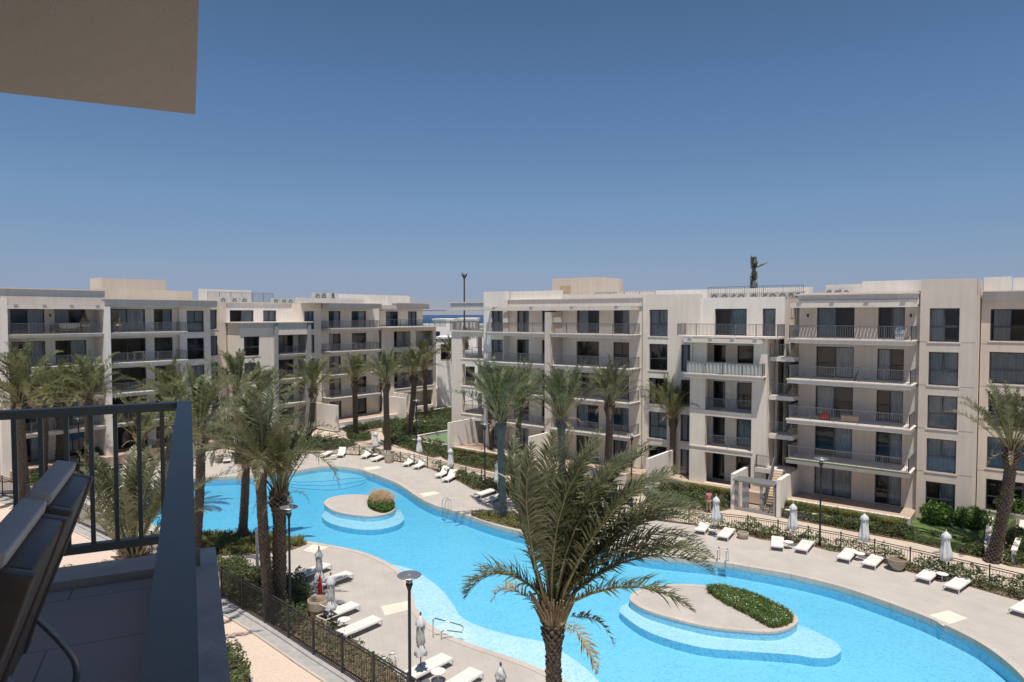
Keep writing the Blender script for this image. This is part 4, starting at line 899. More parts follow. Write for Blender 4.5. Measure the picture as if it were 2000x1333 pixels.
MB().prism(ccw(gs([(826, 852), (884, 842), (884, 869), (840, 860)])), -1.02, -.94).build('court', COURT)['kind'] = 'structure'
MB().prism(ccw([(-7.0, 52.3), (-3.2, 51.5), (-1.2, 60.4), (-3.6, 60.4), (-3.6, 56.7), (-7.0, 56.7)]), -1, -.45).build('lawn', LAWN)['kind'] = 'structure'
MB().prism(ccw(gs([(852, 768), (890, 764), (890, 779), (852, 784)])), -1.02, -.9).build('lawn', LAWN)['kind'] = 'structure'
def blades(poly, z, n, L, w, m, seed, name, label, tuft=6, lean=.5, extra=None):
    rng = np.random.default_rng(seed); P = np.array(poly); lo, hi = P.min(0), P.max(0); C = rng.random((n*3, 2))*(hi-lo)+lo; C = C[inside(C, poly)][:n]
    C = np.repeat(C, tuft, 0)+rng.normal(0, .05, (len(C)*tuft, 2)); k = len(C); a = rng.random(k)*6.28; l = L*(.5+.7*rng.random(k)); q = lean*(.3+rng.random(k))
    d = np.stack([np.cos(a), np.sin(a)], 1); s = np.stack([-np.sin(a), np.cos(a)], 1)*w/2; B = np.column_stack([C, np.full(k, z)])
    mid = B+np.column_stack([d*(l*q*.3)[:, None], l*.62]); tip = B+np.column_stack([d*(l*q)[:, None], l*(.98-.45*q)]); S3 = np.column_stack([s, np.zeros(k)])
    V = np.stack([B-S3, B+S3, mid+S3*.9, mid-S3*.9, mid-S3*.9, mid+S3*.9, tip+S3*.12, tip-S3*.12], 1).reshape(-1, 3)
    o = bpy.data.objects.new(name, npmesh(name, V, np.arange(len(V)).reshape(-1, 4), m, 4)); COL.objects.link(o); tag(o, label, 'grasses', None, 'stuff'); return o
blades(ccw(gs([(375, 1060), (385, 1044), (466, 1047), (549, 1051), (600, 1059), (588, 1068), (560, 1077), (500, 1083), (440, 1086), (400, 1079)])), -1, 620, .55, .05, GRASS, 3, 'strappy_grass', 'strappy yellow green leaves at the near pool edge', 9, .8)
blades(ccw(gs([(925, 1008), (1010, 1034), (1110, 1052), (1150, 1044), (1080, 1018), (960, 1006)])), -1, 150, .5, .045, GRASS, 4, 'strappy_grass', 'strappy tufts in the sandy bed by the far pool edge', 9, .8)
tgr = [([(-15.3, 53.9), (-7.2, 53.9), (-7.2, 52.75), (-15.3, 53.2)], 'wispy terrace grasses before the right block', 520), ([(-49.5, 53.5), (-41, 53.5), (-41, 52.9), (-49.5, 52.9)], 'sparse grasses before the middle block terrace', 260), ([(-25, 54.5), (-19, 54.3), (-19, 53.4), (-25, 53.8)], 'grasses beside the terrace left of the gate', 260)]
for P, lab, n in tgr:
    MB().prism(ccw(P), -1, -.32).build('soil', SOIL)['kind'] = 'structure'; blades(ccw(P), -.32, n, .5, .035, GRASS, n, 'terrace_grass', lab, 7, .7)
# island planting
isp1 = [(718, 985), (724, 973), (738, 970), (754, 974), (770, 986), (768, 995), (752, 1002), (735, 999), (722, 993)]
MB().prism(ccw(catmull(gs(isp1, -.93), 3)), -1, -.93).build('soil', SOIL)['kind'] = 'structure'
bed(None, 'rounded green tuft cushion on the small island', .36, 900, .08, BUSH, z=-.95, soil=False, world=ccw(catmull(gs(isp1, -.93), 3)), clump=4)
blades(ccw(gs([(728, 985), (735, 972), (752, 974), (768, 985), (762, 991), (745, 990)], -.93)), -.9, 220, 1.0, .025, STRAW, 8, 'straw_grass', 'straw coloured plumes blown over on the small island', 9, 1.0)
isp2 = [(1381, 1150), (1410, 1147.5), (1446, 1155), (1475, 1165), (1508, 1180), (1533, 1193), (1547, 1207), (1541, 1218), (1508, 1226), (1467, 1204), (1426, 1183), (1397, 1167)]
P2 = ccw(catmull(gs(isp2, -.93), 3)); MB().prism(P2, -1, -.93).build('soil', SOIL)['kind'] = 'structure'
blades(P2, -.93, 1500, .27, .03, BUSH, 9, 'island_grass', 'dense green grass bed on the large island', 8, .7); blades(P2, -.93, 420, .28, .03, GRASS, 10, 'island_grass', 'yellowing stalks among the grass of the large island', 5, .8)
rng = np.random.default_rng(5); C = rng.random((900, 2))*(np.array(P2).max(0)-np.array(P2).min(0))+np.array(P2).min(0); C = C[inside(C, P2)][:260]
o = bpy.data.objects.new('white_flowers', npmesh('white_flowers', leaf_quads(np.column_stack([C, -.93+.16+.14*rng.random(len(C))]), .035, rng, .2), np.arange(len(C)*4).reshape(-1, 4), FLOWER, 4)); COL.objects.link(o); tag(o, 'scattered white blossoms over the island grass', 'flowers', None, 'stuff')
def bush(name, label, x, y, z, rx, ry, h, n=2600, size=.1, m=None, seed=1, flowers=0):
    rng = np.random.default_rng(seed); d = rng.normal(size=(n, 3)); d /= np.linalg.norm(d, axis=1)[:, None]; r = rng.random(n)**.28
    lum = 1+.20*np.sin(d[:, 0]*5+seed)*np.sin(d[:, 1]*6)*np.cos(d[:, 2]*4+seed)+.08*np.sin(d[:, 0]*13)*np.sin(d[:, 2]*11)
    C = d*(r*lum)[:, None]*np.array([rx, ry, h*.55])+np.array([0, 0, h*.5]); C = C[C[:, 2] > .03]
    t = empty(name, (x, y, z), 0, label, 'bush'); o = bpy.data.objects.new('foliage', npmesh('foliage', leaf_quads(C, size, rng, .8), np.arange(len(C)*4).reshape(-1, 4), m or BUSH, 4)); COL.objects.link(o); o.parent = t
    s = MB()
    for k in range(6): a = k*1.05+seed; s.tube([(0, 0, 0), (.25*rx*math.cos(a), .25*ry*math.sin(a), h*.3), (.6*rx*math.cos(a), .6*ry*math.sin(a), h*.72)], [.04, .03, .01], 5)
    s.build('stem', BARK, t)
    if flowers:
        F = C[rng.integers(0, len(C), flowers)]*1.04; o = bpy.data.objects.new('blossom', npmesh('blossom', leaf_quads(F, .09, rng), np.arange(len(F)*4).reshape(-1, 4), FLOWER, 4)); COL.objects.link(o); o.parent = t
    return t
for lab, px, py, rx, h, z, fl, sd in (('round bright green bush below the windows of the right block', 1830, 1024, 1.05, 1.5, -.5, 0, 3), ('wide green bush on the lawn left of the leaning palm', 1898, 1030, 1.15, 1.35, -.5, 0, 4), ('white flowering shrub against the far right block', 1918, 992, 1.1, 2.1, -.5, 60, 5), ('tall bright shrub behind the right entrance path', 1978, 1008, 1.3, 1.9, -.5, 0, 6), ('dark shrub behind the leaning palm trunk', 1945, 996, 1.0, 1.7, -.5, 15, 7), ('dense dark shrub below the right pier wall', 1990, 1072, 1.0, 1.3, -1, 0, 8), ('small leafy shrub beside the low wall left of the person', 1345, 943, .55, 1.3, -.9, 8, 9), ('straggly shrub beside the middle block gate pier', 1020, 925, .5, 1.9, -1, 0, 10), ('large shrub at the left garden before the terracotta steps', 430, 872, 1.8, 2.6, -1, 0, 11), ('shrub behind the left balcony rail palms', 90, 905, 1.4, 1.4, -1, 0, 12), ('broad shrub at the foot of the left palm group', 190, 905, 1.6, 1.6, -1, 0, 13)):
    x, y = g(px, py, z); bush('garden_bush', lab, x, y, z, rx, rx, h, int(2400*rx), .1, BUSH if sd not in (7, 8, 11, 12) else HEDGE, sd, fl)

# ---------------------------------------------------------------- palms
WIND = Vector((math.cos(YAW)*.95-math.sin(YAW)*.3, math.sin(YAW)*.95+math.cos(YAW)*.3, 0))
def frond_arrays(rng, az, e0, L, droop, nl, lw, ll, wind, seg=18, vee=.5, org=(0, 0, 0), bare=.16):
    """rachis points and leaflet strips of one frond"""
    d = np.array([math.cos(az)*math.cos(e0), math.sin(az)*math.cos(e0), math.sin(e0)]); p = np.array(org, float); pts = [p.copy()]; ds = [d.copy()]; st = L/seg
    wd = np.array(WIND)
    for i in range(seg):
        t = (i+1)/seg; d = d+np.array([0, 0, -droop*(.25+1.6*t*t)/seg])+wd*wind*(.4+t)/seg; d /= np.linalg.norm(d); p = p+d*st; pts.append(p.copy()); ds.append(d.copy())
    pts = np.array(pts); ds = np.array(ds)
    s = np.linspace(bare, .995, nl); s = np.repeat(s, 2); side = np.tile([1., -1.], nl); s = np.clip(s+rng.normal(0, .004, len(s)), 0, .999)
    f = s*seg; i = f.astype(int); fr = (f-i)[:, None]; B = pts[i]*(1-fr)+pts[np.minimum(i+1, seg)]*fr; T = ds[i]
    up = np.array([0, 0, 1.]); X = np.cross(T, up); X /= np.linalg.norm(X, axis=1)[:, None]+1e-9; N = np.cross(X, T)
    tw = rng.normal(0, .10)
    fan = .55+1.0*s; v = vee+rng.normal(0, .42, len(s))+tw
    q = (s-bare)/(1-bare); prof = np.clip(1.12*np.sin(np.pi*np.clip(q*.86+.12, 0, 1))**.7, .16, 1.1)
    l = ll*prof*(1+rng.normal(0, .09, len(s)))
    D = X*(side*np.sin(.55+.55*(1-s)))[:, None]+T*(np.cos(.95-.45*s))[:, None]+N*v[:, None]*.8; D += wd*wind*.35; D += rng.normal(0, .07, D.shape); D /= np.linalg.norm(D, axis=1)[:, None]
    mid = B+D*(l*.5)[:, None]; D2 = D+np.array([0, 0, -.42])+wd*wind*.25; D2 /= np.linalg.norm(D2, axis=1)[:, None]; tip = mid+D2*(l*.5)[:, None]
    Wd = np.cross(D, N); Wd /= np.linalg.norm(Wd, axis=1)[:, None]+1e-9; w = (lw*.5*(.6+.5*prof))[:, None]
    V = np.stack([B-Wd*w*.6, B+Wd*w*.6, mid+Wd*w, mid-Wd*w, mid-Wd*w, mid+Wd*w, tip+Wd*w*.12, tip-Wd*w*.12], 1).reshape(-1, 3)
    return pts, V
def crown_meshes(seed, n, L, nl, lw, ll, wind=.35, e=(82, 8), droop=1.0, hang=0, rr=.16, extra=(), bare=.16, stubs=40):
    rng = np.random.default_rng(seed); VV = []; DV = []; rb = MB()
    gold = 2.39996
    for k in range(n):
        t = (k+.5)/n; e0 = R(e[0]+(e[1]-e[0])*t**1.15)+rng.normal(0, .09); az = k*gold+rng.normal(0, .15); l = L*(.72+.28*math.sin(min(1, t*1.6)*1.57))*(1+rng.normal(0, .07))
        o = (rr*math.cos(az)*t**.5, rr*math.sin(az)*t**.5, .25*(1-t))
        pts, V = frond_arrays(rng, az, e0, l, droop*(.75+.7*t), nl, lw, ll, wind*(.6+.8*rng.random()), org=o, bare=bare); VV.append(V)
        rb.tube([tuple(p) for p in pts[::3]], [.045, .038, .03, .022, .015, .009, .004][:len(pts[::3])], 5)
    for (az, e0, l, dr, wi) in extra:
        pts, V = frond_arrays(rng, az, e0, l, dr, int(nl*1.15), lw, ll, wi, org=(0, 0, .1)); VV.append(V); rb.tube([tuple(p) for p in pts[::3]], [.05, .045, .038, .03, .02, .01, .004][:len(pts[::3])], 5)
    for k in range(hang):
        az = k*gold+1; pts, V = frond_arrays(rng, az, R(rng.uniform(-5, 45)), L*.42, 3.0, nl//2, lw*.9, ll*.55, wind*.5, org=(rr*math.cos(az), rr*math.sin(az), -.1)); DV.append(V)
    V = np.concatenate(VV); me = npmesh('crown', V, np.arange(len(V)).reshape(-1, 4), LEAF, 4)
    V = np.concatenate(DV) if DV else None; de = npmesh('dry_fronds', V, np.arange(len(V)).reshape(-1, 4), DRY, 4) if DV else None
    # petiole stubs fanning up from the trunk head
    sb = MB(); rn = random.Random(seed)
    for k in range(stubs):
        az = k*gold; e0 = R(rn.uniform(55, 84)); l = rn.uniform(.5, 1.25); a = Vector((rr*1.2*math.cos(az), rr*1.2*math.sin(az), -.35*rn.random()-.1)); d = Vector((math.cos(az)*math.cos(e0), math.sin(az)*math.cos(e0), math.sin(e0)))
        sb.tube([a, a+d*l*.5, a+d*l+Vector((0, 0, -.02))], [.06, .04, .018], 5)
    return me, rb.mesh('midribs', RACH, smooth=True), de, sb.mesh('leaf_bases', DRY)
def trunk_mesh(seed, h, r, lean=(0, 0), boots=True, m=None, mb_=None, flare=1.35, dens=1.0):
    rn = random.Random(seed); core = MB(); n = int(h/.28)+2; P = []
    for i in range(n+1):
        t = i/n; bend = math.sin(t*1.57); P.append(Vector((lean[0]*bend, lean[1]*bend, h*t)))
    def rad(t): return r*(flare-(flare-1)*min(1, t*6) if t < .17 else (1-.10*t+.42*math.exp(-((t*h-(h-.55))/.45)**2)))
    core.tube(P, [rad(i/n)*(1+.04*math.sin(i*2.4)) for i in range(n+1)], 14)
    bt = MB(); rows = int(h/.115*dens); per = 9
    for i in range(rows):
        t = (i+.5)/rows; f = t*n; k = int(f); c = P[k].lerp(P[min(k+1, n)], f-k); q = rad(t)
        for j in range(per):
            a = 2*math.pi*(j+.5*(i % 2))/per+rn.gauss(0, .05)+i*.02; w = .95*math.pi*q/per; o = Vector((math.cos(a), math.sin(a), 0)); u = Vector((-math.sin(a), math.cos(a), 0)); out = q*(.16+.12*rn.random())*(1+1.5*max(0, (t-.86)/.14))
            b0 = c+o*q*.96; hh = .13*(1+rn.random()*.3)
            out *= 1.35; tip = c+o*(q+out)+Vector((0, 0, hh*.75)); k0 = len(bt.v)
            bt.v += [tuple(b0-u*w+Vector((0, 0, -hh*.2))), tuple(b0+Vector((0, 0, -hh*.75))), tuple(b0+u*w+Vector((0, 0, -hh*.2))), tuple(tip+u*w*.55), tuple(tip-u*w*.55), tuple(b0-u*w*.3+Vector((0, 0, hh*.55))), tuple(b0+u*w*.3+Vector((0, 0, hh*.55)))]
            bt.f += [(k0, k0+1, k0+3, k0+4), (k0+1, k0+2, k0+3), (k0+4, k0+3, k0+6, k0+5), (k0, k0+4, k0+5), (k0+2, k0+6, k0+3)]
    return core.mesh('trunk', m or BARK, smooth=True), bt.mesh('trunk_scales', mb_ or BOOT), P[-1]
CR = {}
def crown(kind):
    if kind in CR: return CR[kind]
    k = int(kind[1])
    if kind[0] == 'm': CR[kind] = crown_meshes(20+k, 34, 4.3, 50, .046, .42, .50, (88, 42), 1.25, 6, .13, bare=.30)
    elif kind[0] == 's': CR[kind] = crown_meshes(40+k, 30, 3.9, 42, .052, .42, .32, (87, 38), 1.35, 4, .13, bare=.28)
    elif kind[0] == 'b': CR[kind] = crown_meshes(60+k, 30, 4.8, 56, .052, .54, .6, (88, 22), 2.1, 8, .15, bare=.2)
    elif kind[0] == 'u': CR[kind] = crown_meshes(80+k, 34, 5.0, 62, .045, .50, .30, (88, 50), 1.0, 4, .2, bare=.28, stubs=60)
    return CR[kind]
def palm(label, px, py, tx, ty, r, kind, z=-1.0, leafm=None, bark=None, boot=None, sc=1., rz=0, grp='date palms round the pool', lean_depth=0, hidden_trunk=False):
    """base seen at (px, py) on the ground, crown springing at (tx, ty)"""
    r *= .72; x, y = g(px, py, z); f = Vector((-math.sin(YAW), math.cos(YAW))); rr_ = Vector((math.cos(YAW), math.sin(YAW))); D = Vector((x, y)).dot(f)+lean_depth
    X = (tx-1000)/FPX*D; zt = CAMZ-(ty-HZP)/FPX*D; o = rr_*X+f*D; lean = (o.x-x, o.y-y)
    t = empty('palm_tree', (x, y, z), 0, label, 'palm tree', grp)
    tm, bm, top = trunk_mesh(int(px*7+py), zt-z, r, lean, True, bark, boot); a = inst('trunk', tm, t); inst('trunk_scales', bm, a)
    c = crown(kind)
    nm = ('crown', 'midribs', 'dry_fronds', 'leaf_bases'); par = None
    for i, me in enumerate(c):
        if not me: continue
        if i == 0 and leafm:
            kk = (kind, leafm.name)
            if kk not in CR: q = me.copy(); q.materials.clear(); q.materials.append(leafm); CR[kk] = q
            me = CR[kk]
        o2 = inst(nm[i], me, t if i != 1 else par, (top.x, top.y, top.z-.1) if i != 1 else (0, 0, 0), rz if i != 1 else 0, (sc,)*3 if i != 1 else None)
        if i == 0: par = o2
    return t
TB, TBB = BARKT, BOOTT
palm('brown trunked palm before the corner loggia of the middle block', 961, 897, 956, 782, .27, 'm0', rz=0)
palm('tall teal tinted palm at the far pool edge in front of the middle block', 983.5, 1015, 978, 820, .34, 'm1', leafm=LEAFT, bark=TB, boot=TBB, sc=1.1, rz=.6)
palm('slim palm just right of the teal tinted one', 1008, 976, 1013, 800, .29, 'm2', rz=1.9, leafm=LEAFO)
palm('teal tinted palm rising behind the front palm crown', 1098, 985, 1097, 818, .34, 'm3', leafm=LEAFT, bark=TB, boot=TBB, sc=1.12, rz=2.6)
palm('palm with thick dark trunk before the middle block balconies', 1184, 962, 1192, 790, .38, 'm0', rz=3.4, sc=.98, leafm=LEAFO)
palm('palm with one broken hanging frond beside the window column', 1313, 948, 1316, 817, .32, 'm2', rz=.2, sc=.95)
palm('stout palm leaning right at the right edge', 1938, 1097, 1982, 880, .40, 'm3', rz=.4, sc=1.02, leafm=LEAFO)
palm('palm left of the five in front of the left block, partly behind a near crown', 600, 868, 610, 765, .40, 's0', rz=.0, sc=1.2)
palm('symmetrical palm before the corner balconies of the left block', 695, 852, 692, 745, .38, 's1', rz=1., sc=1.0)
palm('tall palm whose trunk stands beside the umbrella on the path', 757, 878, 753, 748, .40, 's2', rz=2., sc=1.05)
palm('palm with leaning trunk in the hedge left of the lawn', 798, 856, 808, 733, .42, 's0', rz=3., sc=1.05)
palm('darkest palm crown right before the end of the left block', 832, 818, 829, 712, .36, 's1', rz=4., sc=1.1, leafm=LEAFO)
palm('small far palm peeping out left of the corner loggia', 888, 800, 884, 698, .26, 's2', rz=5., sc=1.0)
palm('far palm seen through the loggia openings', 911, 815, 910, 670, .32, 's1', rz=5.5, sc=.7)
# left group
palm('straight trunked palm by the pool bed left of the double palm', 473, 1058, 477, 864, .33, 'b0', rz=.5, sc=.88, leafm=LEAFO)
palm('palm rising just right of the balcony handrail', 380, 1108, 388, 845, .33, 'b1', rz=1.4, sc=.95)
palm('left tall trunk of the double palm by the near fence', 528, 1212, 505, 897, .31, 'b2', rz=2.3, sc=.92, leafm=LEAFO)
palm('right trunk of the double palm with a skirt of dry leaf bases', 545, 1200, 541, 965, .40, 'u0', rz=4.2, sc=.82)
palm('upright crown far behind the double palm before the pilasters', 466, 905, 462, 770, .38, 's1', rz=2.2, sc=1.25)
palm('second far crown between the double palm and the pilasters', 530, 888, 512, 795, .38, 's2', rz=.7, sc=1.3, leafm=LEAFO)
palm('leftmost palm behind the balcony railing', 50, 985, 34, 785, .42, 'b1', rz=3.2, sc=1.12)
palm('second palm from the left with a thin trunk behind the balcony railing', 86, 940, 84, 790, .30, 'b0', rz=1.2, sc=1.0)
palm('third palm from the left with the thick leaf skirt behind the balcony railing', 116, 920, 114, 800, .45, 'u0', rz=.2, sc=1.15)
palm('fourth palm from the left with the low bright crown', 172, 940, 168, 775, .34, 'b2', rz=2.2, sc=1.0)
palm('palm before the window column of the left edge block', 312, 985, 333, 795, .33, 'b2', rz=4.6, sc=.92)
palm('palm hidden behind the handrail post', 300, 900, 270, 860, .33, 's2', rz=1.2, sc=1.2)
palm('short bushy palm close below the balcony railing', 262, 1310, 252, 1090, .62, 'u0', rz=1., sc=.98, leafm=LEAFO)
# the front palm, modelled frond by frond on the wind side
def azc(dx, dy): # azimuth of a direction given in camera space (right, away)
    return math.atan2(dx*math.sin(YAW)+dy*math.cos(YAW), dx*math.cos(YAW)-dy*math.sin(YAW))
ex = [(azc(1, -.6), R(68), 5.5, 1.9, .5), (azc(1, .35), R(70), 5.9, 2.1, .6), (azc(.8, -.2), R(64), 5.7, 2.2, .6), (azc(1, .0), R(56), 5.3, 2.3, .5), (azc(-.5, -.6), R(74), 4.6, 1.2, .2), (azc(.9, -.5), R(58), 5.2, 2.4, .5), (azc(.6, .6), R(60), 5.6, 1.8, .6), (azc(-1, -.1), R(58), 3.1, 3.3, -.25), (azc(1, -.35), R(50), 4.9, 2.0, .35), (azc(1, .1), R(62), 5.6, 1.9, .5), (azc(1, -.1), R(48), 5.0, 1.7, .45), (azc(.9, .5), R(66), 5.8, 1.8, .55), (azc(.8, -.6), R(40), 4.2, 1.7, .4), (azc(1, .3), R(55), 5.4, 1.9, .45), (azc(.7, .2), R(75), 5.6, 1.2, .5), (azc(.5, -.4), R(78), 5.2, 1.0, .5), (azc(-.1, -.3), R(86), 5.0, .5, .3), (azc(.2, .5), R(84), 5.2, .7, .5), (azc(.4, .1), R(80), 5.6, 1.0, .7)]
CR['front'] = crown_meshes(99, 17, 5.2, 84, .048, .60, .6, (89, 62), .8, 3, .15, extra=ex, bare=.27, stubs=90)
palm('large windblown palm in the foreground rising from the near pool deck', 1086, 1600, 1082, 1206, .29, 'front', leafm=LEAFO, rz=0, sc=1.1)

# ---------------------------------------------------------------- fences
def fence(name, label, pl, z, h, step, sp, cap=.06, grp=None):
    r = empty(name, (pl[0][0], pl[0][1], z), 0, label, 'fence', grp); off = Vector((pl[0][0], pl[0][1], z))
    P = [Vector((x, y, z)) for x, y in pl]; L = [0]
    for a, b in zip(P[:-1], P[1:]): L.append(L[-1]+(b-a).length)
    def at(s):
        for i in range(len(L)-1):
            if s <= L[i+1]: return P[i].lerp(P[i+1], (s-L[i])/(L[i+1]-L[i]))
        return P[-1]
    n = round(L[-1]/step)
    for k in range(n+1):
        p = at(L[-1]*k/n)-off; MB().box(-.035, .035, -.035, .035, 0, h+.04).box(-.05, .05, -.05, .05, h+.04, h+.07).build('post', FENCE, r, loc=tuple(p))
    for k in range(n):
        a = at(L[-1]*k/n)-off; b = at(L[-1]*(k+1)/n)-off; m = MB(); d = b-a; q = int(d.length/sp)
        for zz in (h-.03, h-.16, .1): m.bar(a+Vector((0, 0, zz)), b+Vector((0, 0, zz)), cap*.7 if zz < h-.1 else cap, .035)
        for j in range(1, q): p = a+d*(j/q); m.bar(p+Vector((0, 0, .1)), p+Vector((0, 0, h-.16)), .018, .018)
        c = (a+b)/2; m.build('panel', FENCE, r, off=tuple(c), loc=tuple(c))
FFC = catmull(FF, 4, False)
fence('pool_fence', 'long dark metal fence between the far deck hedge and the garden path', FFC, -1.0, 1.05, 2.0, .15)
fence('pool_fence', 'dark metal fence on the stepped kerb running to the bottom edge', catmull(FN, 4, False), -.86, 1.62, 2.3, .115, .07)
fence('court_fence', 'dark fence of the small garden court at the left block', gs([(470, 872), (500, 862), (560, 850)]), -1.0, 1.0, 2.0, .15)

# ---------------------------------------------------------------- loungers, umbrellas, tables, pots, lamps
def lounger(raised):
    t = empty('sun_lounger', (0, 0, 0)); t['category'] = 'sun lounger'
    m = MB(); H = .30
    for x in (-.33, .33): m.box(x-.02, x+.02, -1.0, 1.0, H-.04, H)
    for y in (-.98, .98, .3): m.box(-.33, .33, y-.02, y+.02, H-.04, H)
    for y in (-.98, .98): m.box(-.35, .35, y-.02, y+.02, 0, .03)
    m.build('frame', WHITE, t)
    for x in (-.34, .34):
        for y in (-.97, .97): MB().box(x-.022, x+.022, y-.022, y+.022, 0, H).build('leg', WHITE, t)
    MB().box(-.33, .33, -.99, .28, H+.002, H+.035).build('seat', SLING, t)
    a = R(42) if raised else 0; c, s = math.cos(a), math.sin(a); m = MB()
    P = lambda x, l, w: (x, .3+l*c-w*s, H+.004+l*s+w*c)
    v = [P(-.33, 0, 0), P(.33, 0, 0), P(.33, .70, 0), P(-.33, .70, 0), P(-.33, 0, .035), P(.33, 0, .035), P(.33, .70, .035), P(-.33, .70, .035)]
    m.v = v; m.f = [(0, 3, 2, 1), (4, 5, 6, 7), (0, 1, 5, 4), (1, 2, 6, 5), (2, 3, 7, 6), (3, 0, 4, 7)]; m.build('backrest', SLING, t)
    if raised: m = MB(); m.bar(P(-.2, .5, 0), (-.2, .75, .28), .025); m.bar(P(.2, .5, 0), (.2, .75, .28), .025); m.build('back_strut', WHITE, t)
    return t
LF, LR_ = lounger(False), lounger(True); used = set()
def place_l(lab, foot, head, raised=False, grp='sun loungers on the deck'):
    src = LR_ if raised else LF; o = src if raised not in used else copy_tree(src); used.add(raised)
    a = Vector(g(*foot)); b = Vector(g(*head)); c = (a+b)/2; d = b-a; o.location = (c.x, c.y, -1); o.scale = (1.1, 1.08, 1.08); o.rotation_euler.z = math.atan2(-d.x, d.y); o['label'] = lab; o['group'] = grp
for lab, f, h, r in (
    ('flat white lounger at the far pool head, left of the pair under dark fronds', (622, 899), (652, 885), False),
    ('raised white lounger seen end-on right of the dark fronds', (661, 899), (672, 885), True),
    ('raised white lounger left of the tall cylindrical pot', (703, 902), (728, 887), True),
    ('flat white lounger touching the tall cylindrical pot', (727, 905), (750, 895), False),
    ('raised white lounger, left of the pair right of the tall pot', (783, 918), (814, 901), True),
    ('raised white lounger, right of the pair right of the tall pot', (803, 923), (836, 906), True),
    ('raised white lounger, left of the pair above the ladder before the planter wall', (847, 940), (881, 923), True),
    ('raised white lounger, right of the pair above the ladder before the planter wall', (860, 949), (895, 930), True),
    ('flat white lounger left of the teal palm trunk', (930, 975), (966, 963), False),
    ('flat white lounger cut by the teal palm trunk', (951, 985), (986, 972), False),
    ('white lounger half hidden by the tips of the front palm', (1366, 1046), (1379, 1029), False),
    ('white lounger right of the round table near the small bowl', (1409, 1060), (1427, 1040), False),
    ('white lounger pointing straight at the pool below the second umbrella', (1517, 1082), (1519, 1055), False),
    ('white lounger just left of the tall lamp post foot', (1560, 1088), (1582, 1062), False),
    ('white lounger left of the table before the large clay bowl', (1643, 1105), (1666, 1080), False),
    ('white lounger next to the large clay bowl', (1692, 1117), (1719, 1092), False),
    ('white lounger left of the rightmost umbrella pole', (1797, 1145), (1828, 1119), False),
    ('white lounger right of the rightmost umbrella pole', (1852, 1163), (1889, 1137), False),
    ('white lounger cut by the right picture edge', (1985, 1208), (2022, 1185), False),
    ('white lounger crossed by palm shade beside the upper near umbrella', (640, 1112), (585, 1136), False),
    ('white lounger behind the red folded cloth', (682, 1130), (622, 1152), False),
    ('raised white lounger beside the big clay pot near the fence', (686, 1195), (636, 1216), True),
    ('white lounger under the middle of the near fence panels', (732, 1222), (672, 1248), False),
    ('white lounger beside the near umbrella with grey gathered cloth', (866, 1300), (808, 1330), False),
    ('white lounger at the bottom edge below the near round table', (922, 1330), (872, 1362), False),
    ('flat white lounger on the left deck beyond the palm trunk', (443, 908), (444, 897), False),
    ('white lounger right of the left table near the pool head', (475, 903), (480, 893), False)): place_l(lab, f, h, r)
def umbrella():
    t = empty('closed_umbrella', (0, 0, 0)); t['category'] = 'umbrella'
    MB().tube([(0, 0, 0), (0, 0, 2.75)], .025, 8).build('pole', POLEW, t)
    md = lambda a, i, z: 1+(.24*math.cos(7*a+i*.5)+.10*math.sin(3*a+i))*(1 if i < 7 else .3)
    MB().lathe([(.24, 1.06), (.30, 1.08), (.28, 1.35), (.25, 1.6), (.21, 1.85), (.19, 2.1), (.17, 2.3), (.15, 2.42), (.10, 2.5)], 30, mod=md).build('canopy', CLOTH, t, smooth=True)
    MB().lathe([(.23, 2.36), (.25, 2.39), (.20, 2.55), (.09, 2.68), (.03, 2.74)], 24, mod=lambda a, i, z: 1+.14*math.cos(6*a)*(i < 3)).build('cap', CLOTH, t, smooth=True)
    MB().lathe([(.02, 2.74), (.035, 2.78), (.03, 2.84), (.01, 2.88)], 8).build('finial', BRICKISH, t)
    MB().box(-.3, .3, -.3, .3, 0, .05).build('base', LAMPD, t)
    return t
def umbrella2():
    t = empty('closed_umbrella', (0, 0, 0)); t['category'] = 'umbrella'
    MB().tube([(0, 0, 0), (0, 0, 2.8)], .028, 8).build('pole', WICK, t)
    md = lambda a, i, z: 1+(.22*math.cos(8*a+i*.9)+.12*math.sin(3*a+i*1.7))
    MB().lathe([(.22, 1.1), (.25, 1.12), (.2, 1.3), (.15, 1.46), (.11, 1.56)], 32, mod=md).build('hem', CLOTH, t, smooth=True)
    MB().lathe([(.11, 1.5), (.165, 1.62), (.15, 1.85), (.14, 2.1), (.15, 2.3), (.12, 2.4)], 32, mod=md).build('canopy', CLOTHD, t, smooth=True)
    MB().lathe([(.19, 2.35), (.20, 2.38), (.16, 2.52), (.09, 2.68), (.03, 2.76)], 24, mod=lambda a, i, z: 1+.16*math.cos(6*a)*(i < 3)).build('cap', CLOTH, t, smooth=True)
    MB().lathe([(.02, 2.76), (.045, 2.8), (.04, 2.87), (.01, 2.92)], 8).build('finial', WICK, t)
    MB().box(-.32, .32, -.32, .32, 0, .05).build('base', LAMPD, t)
    return t
U1, U2 = umbrella(), umbrella2(); uu = set()
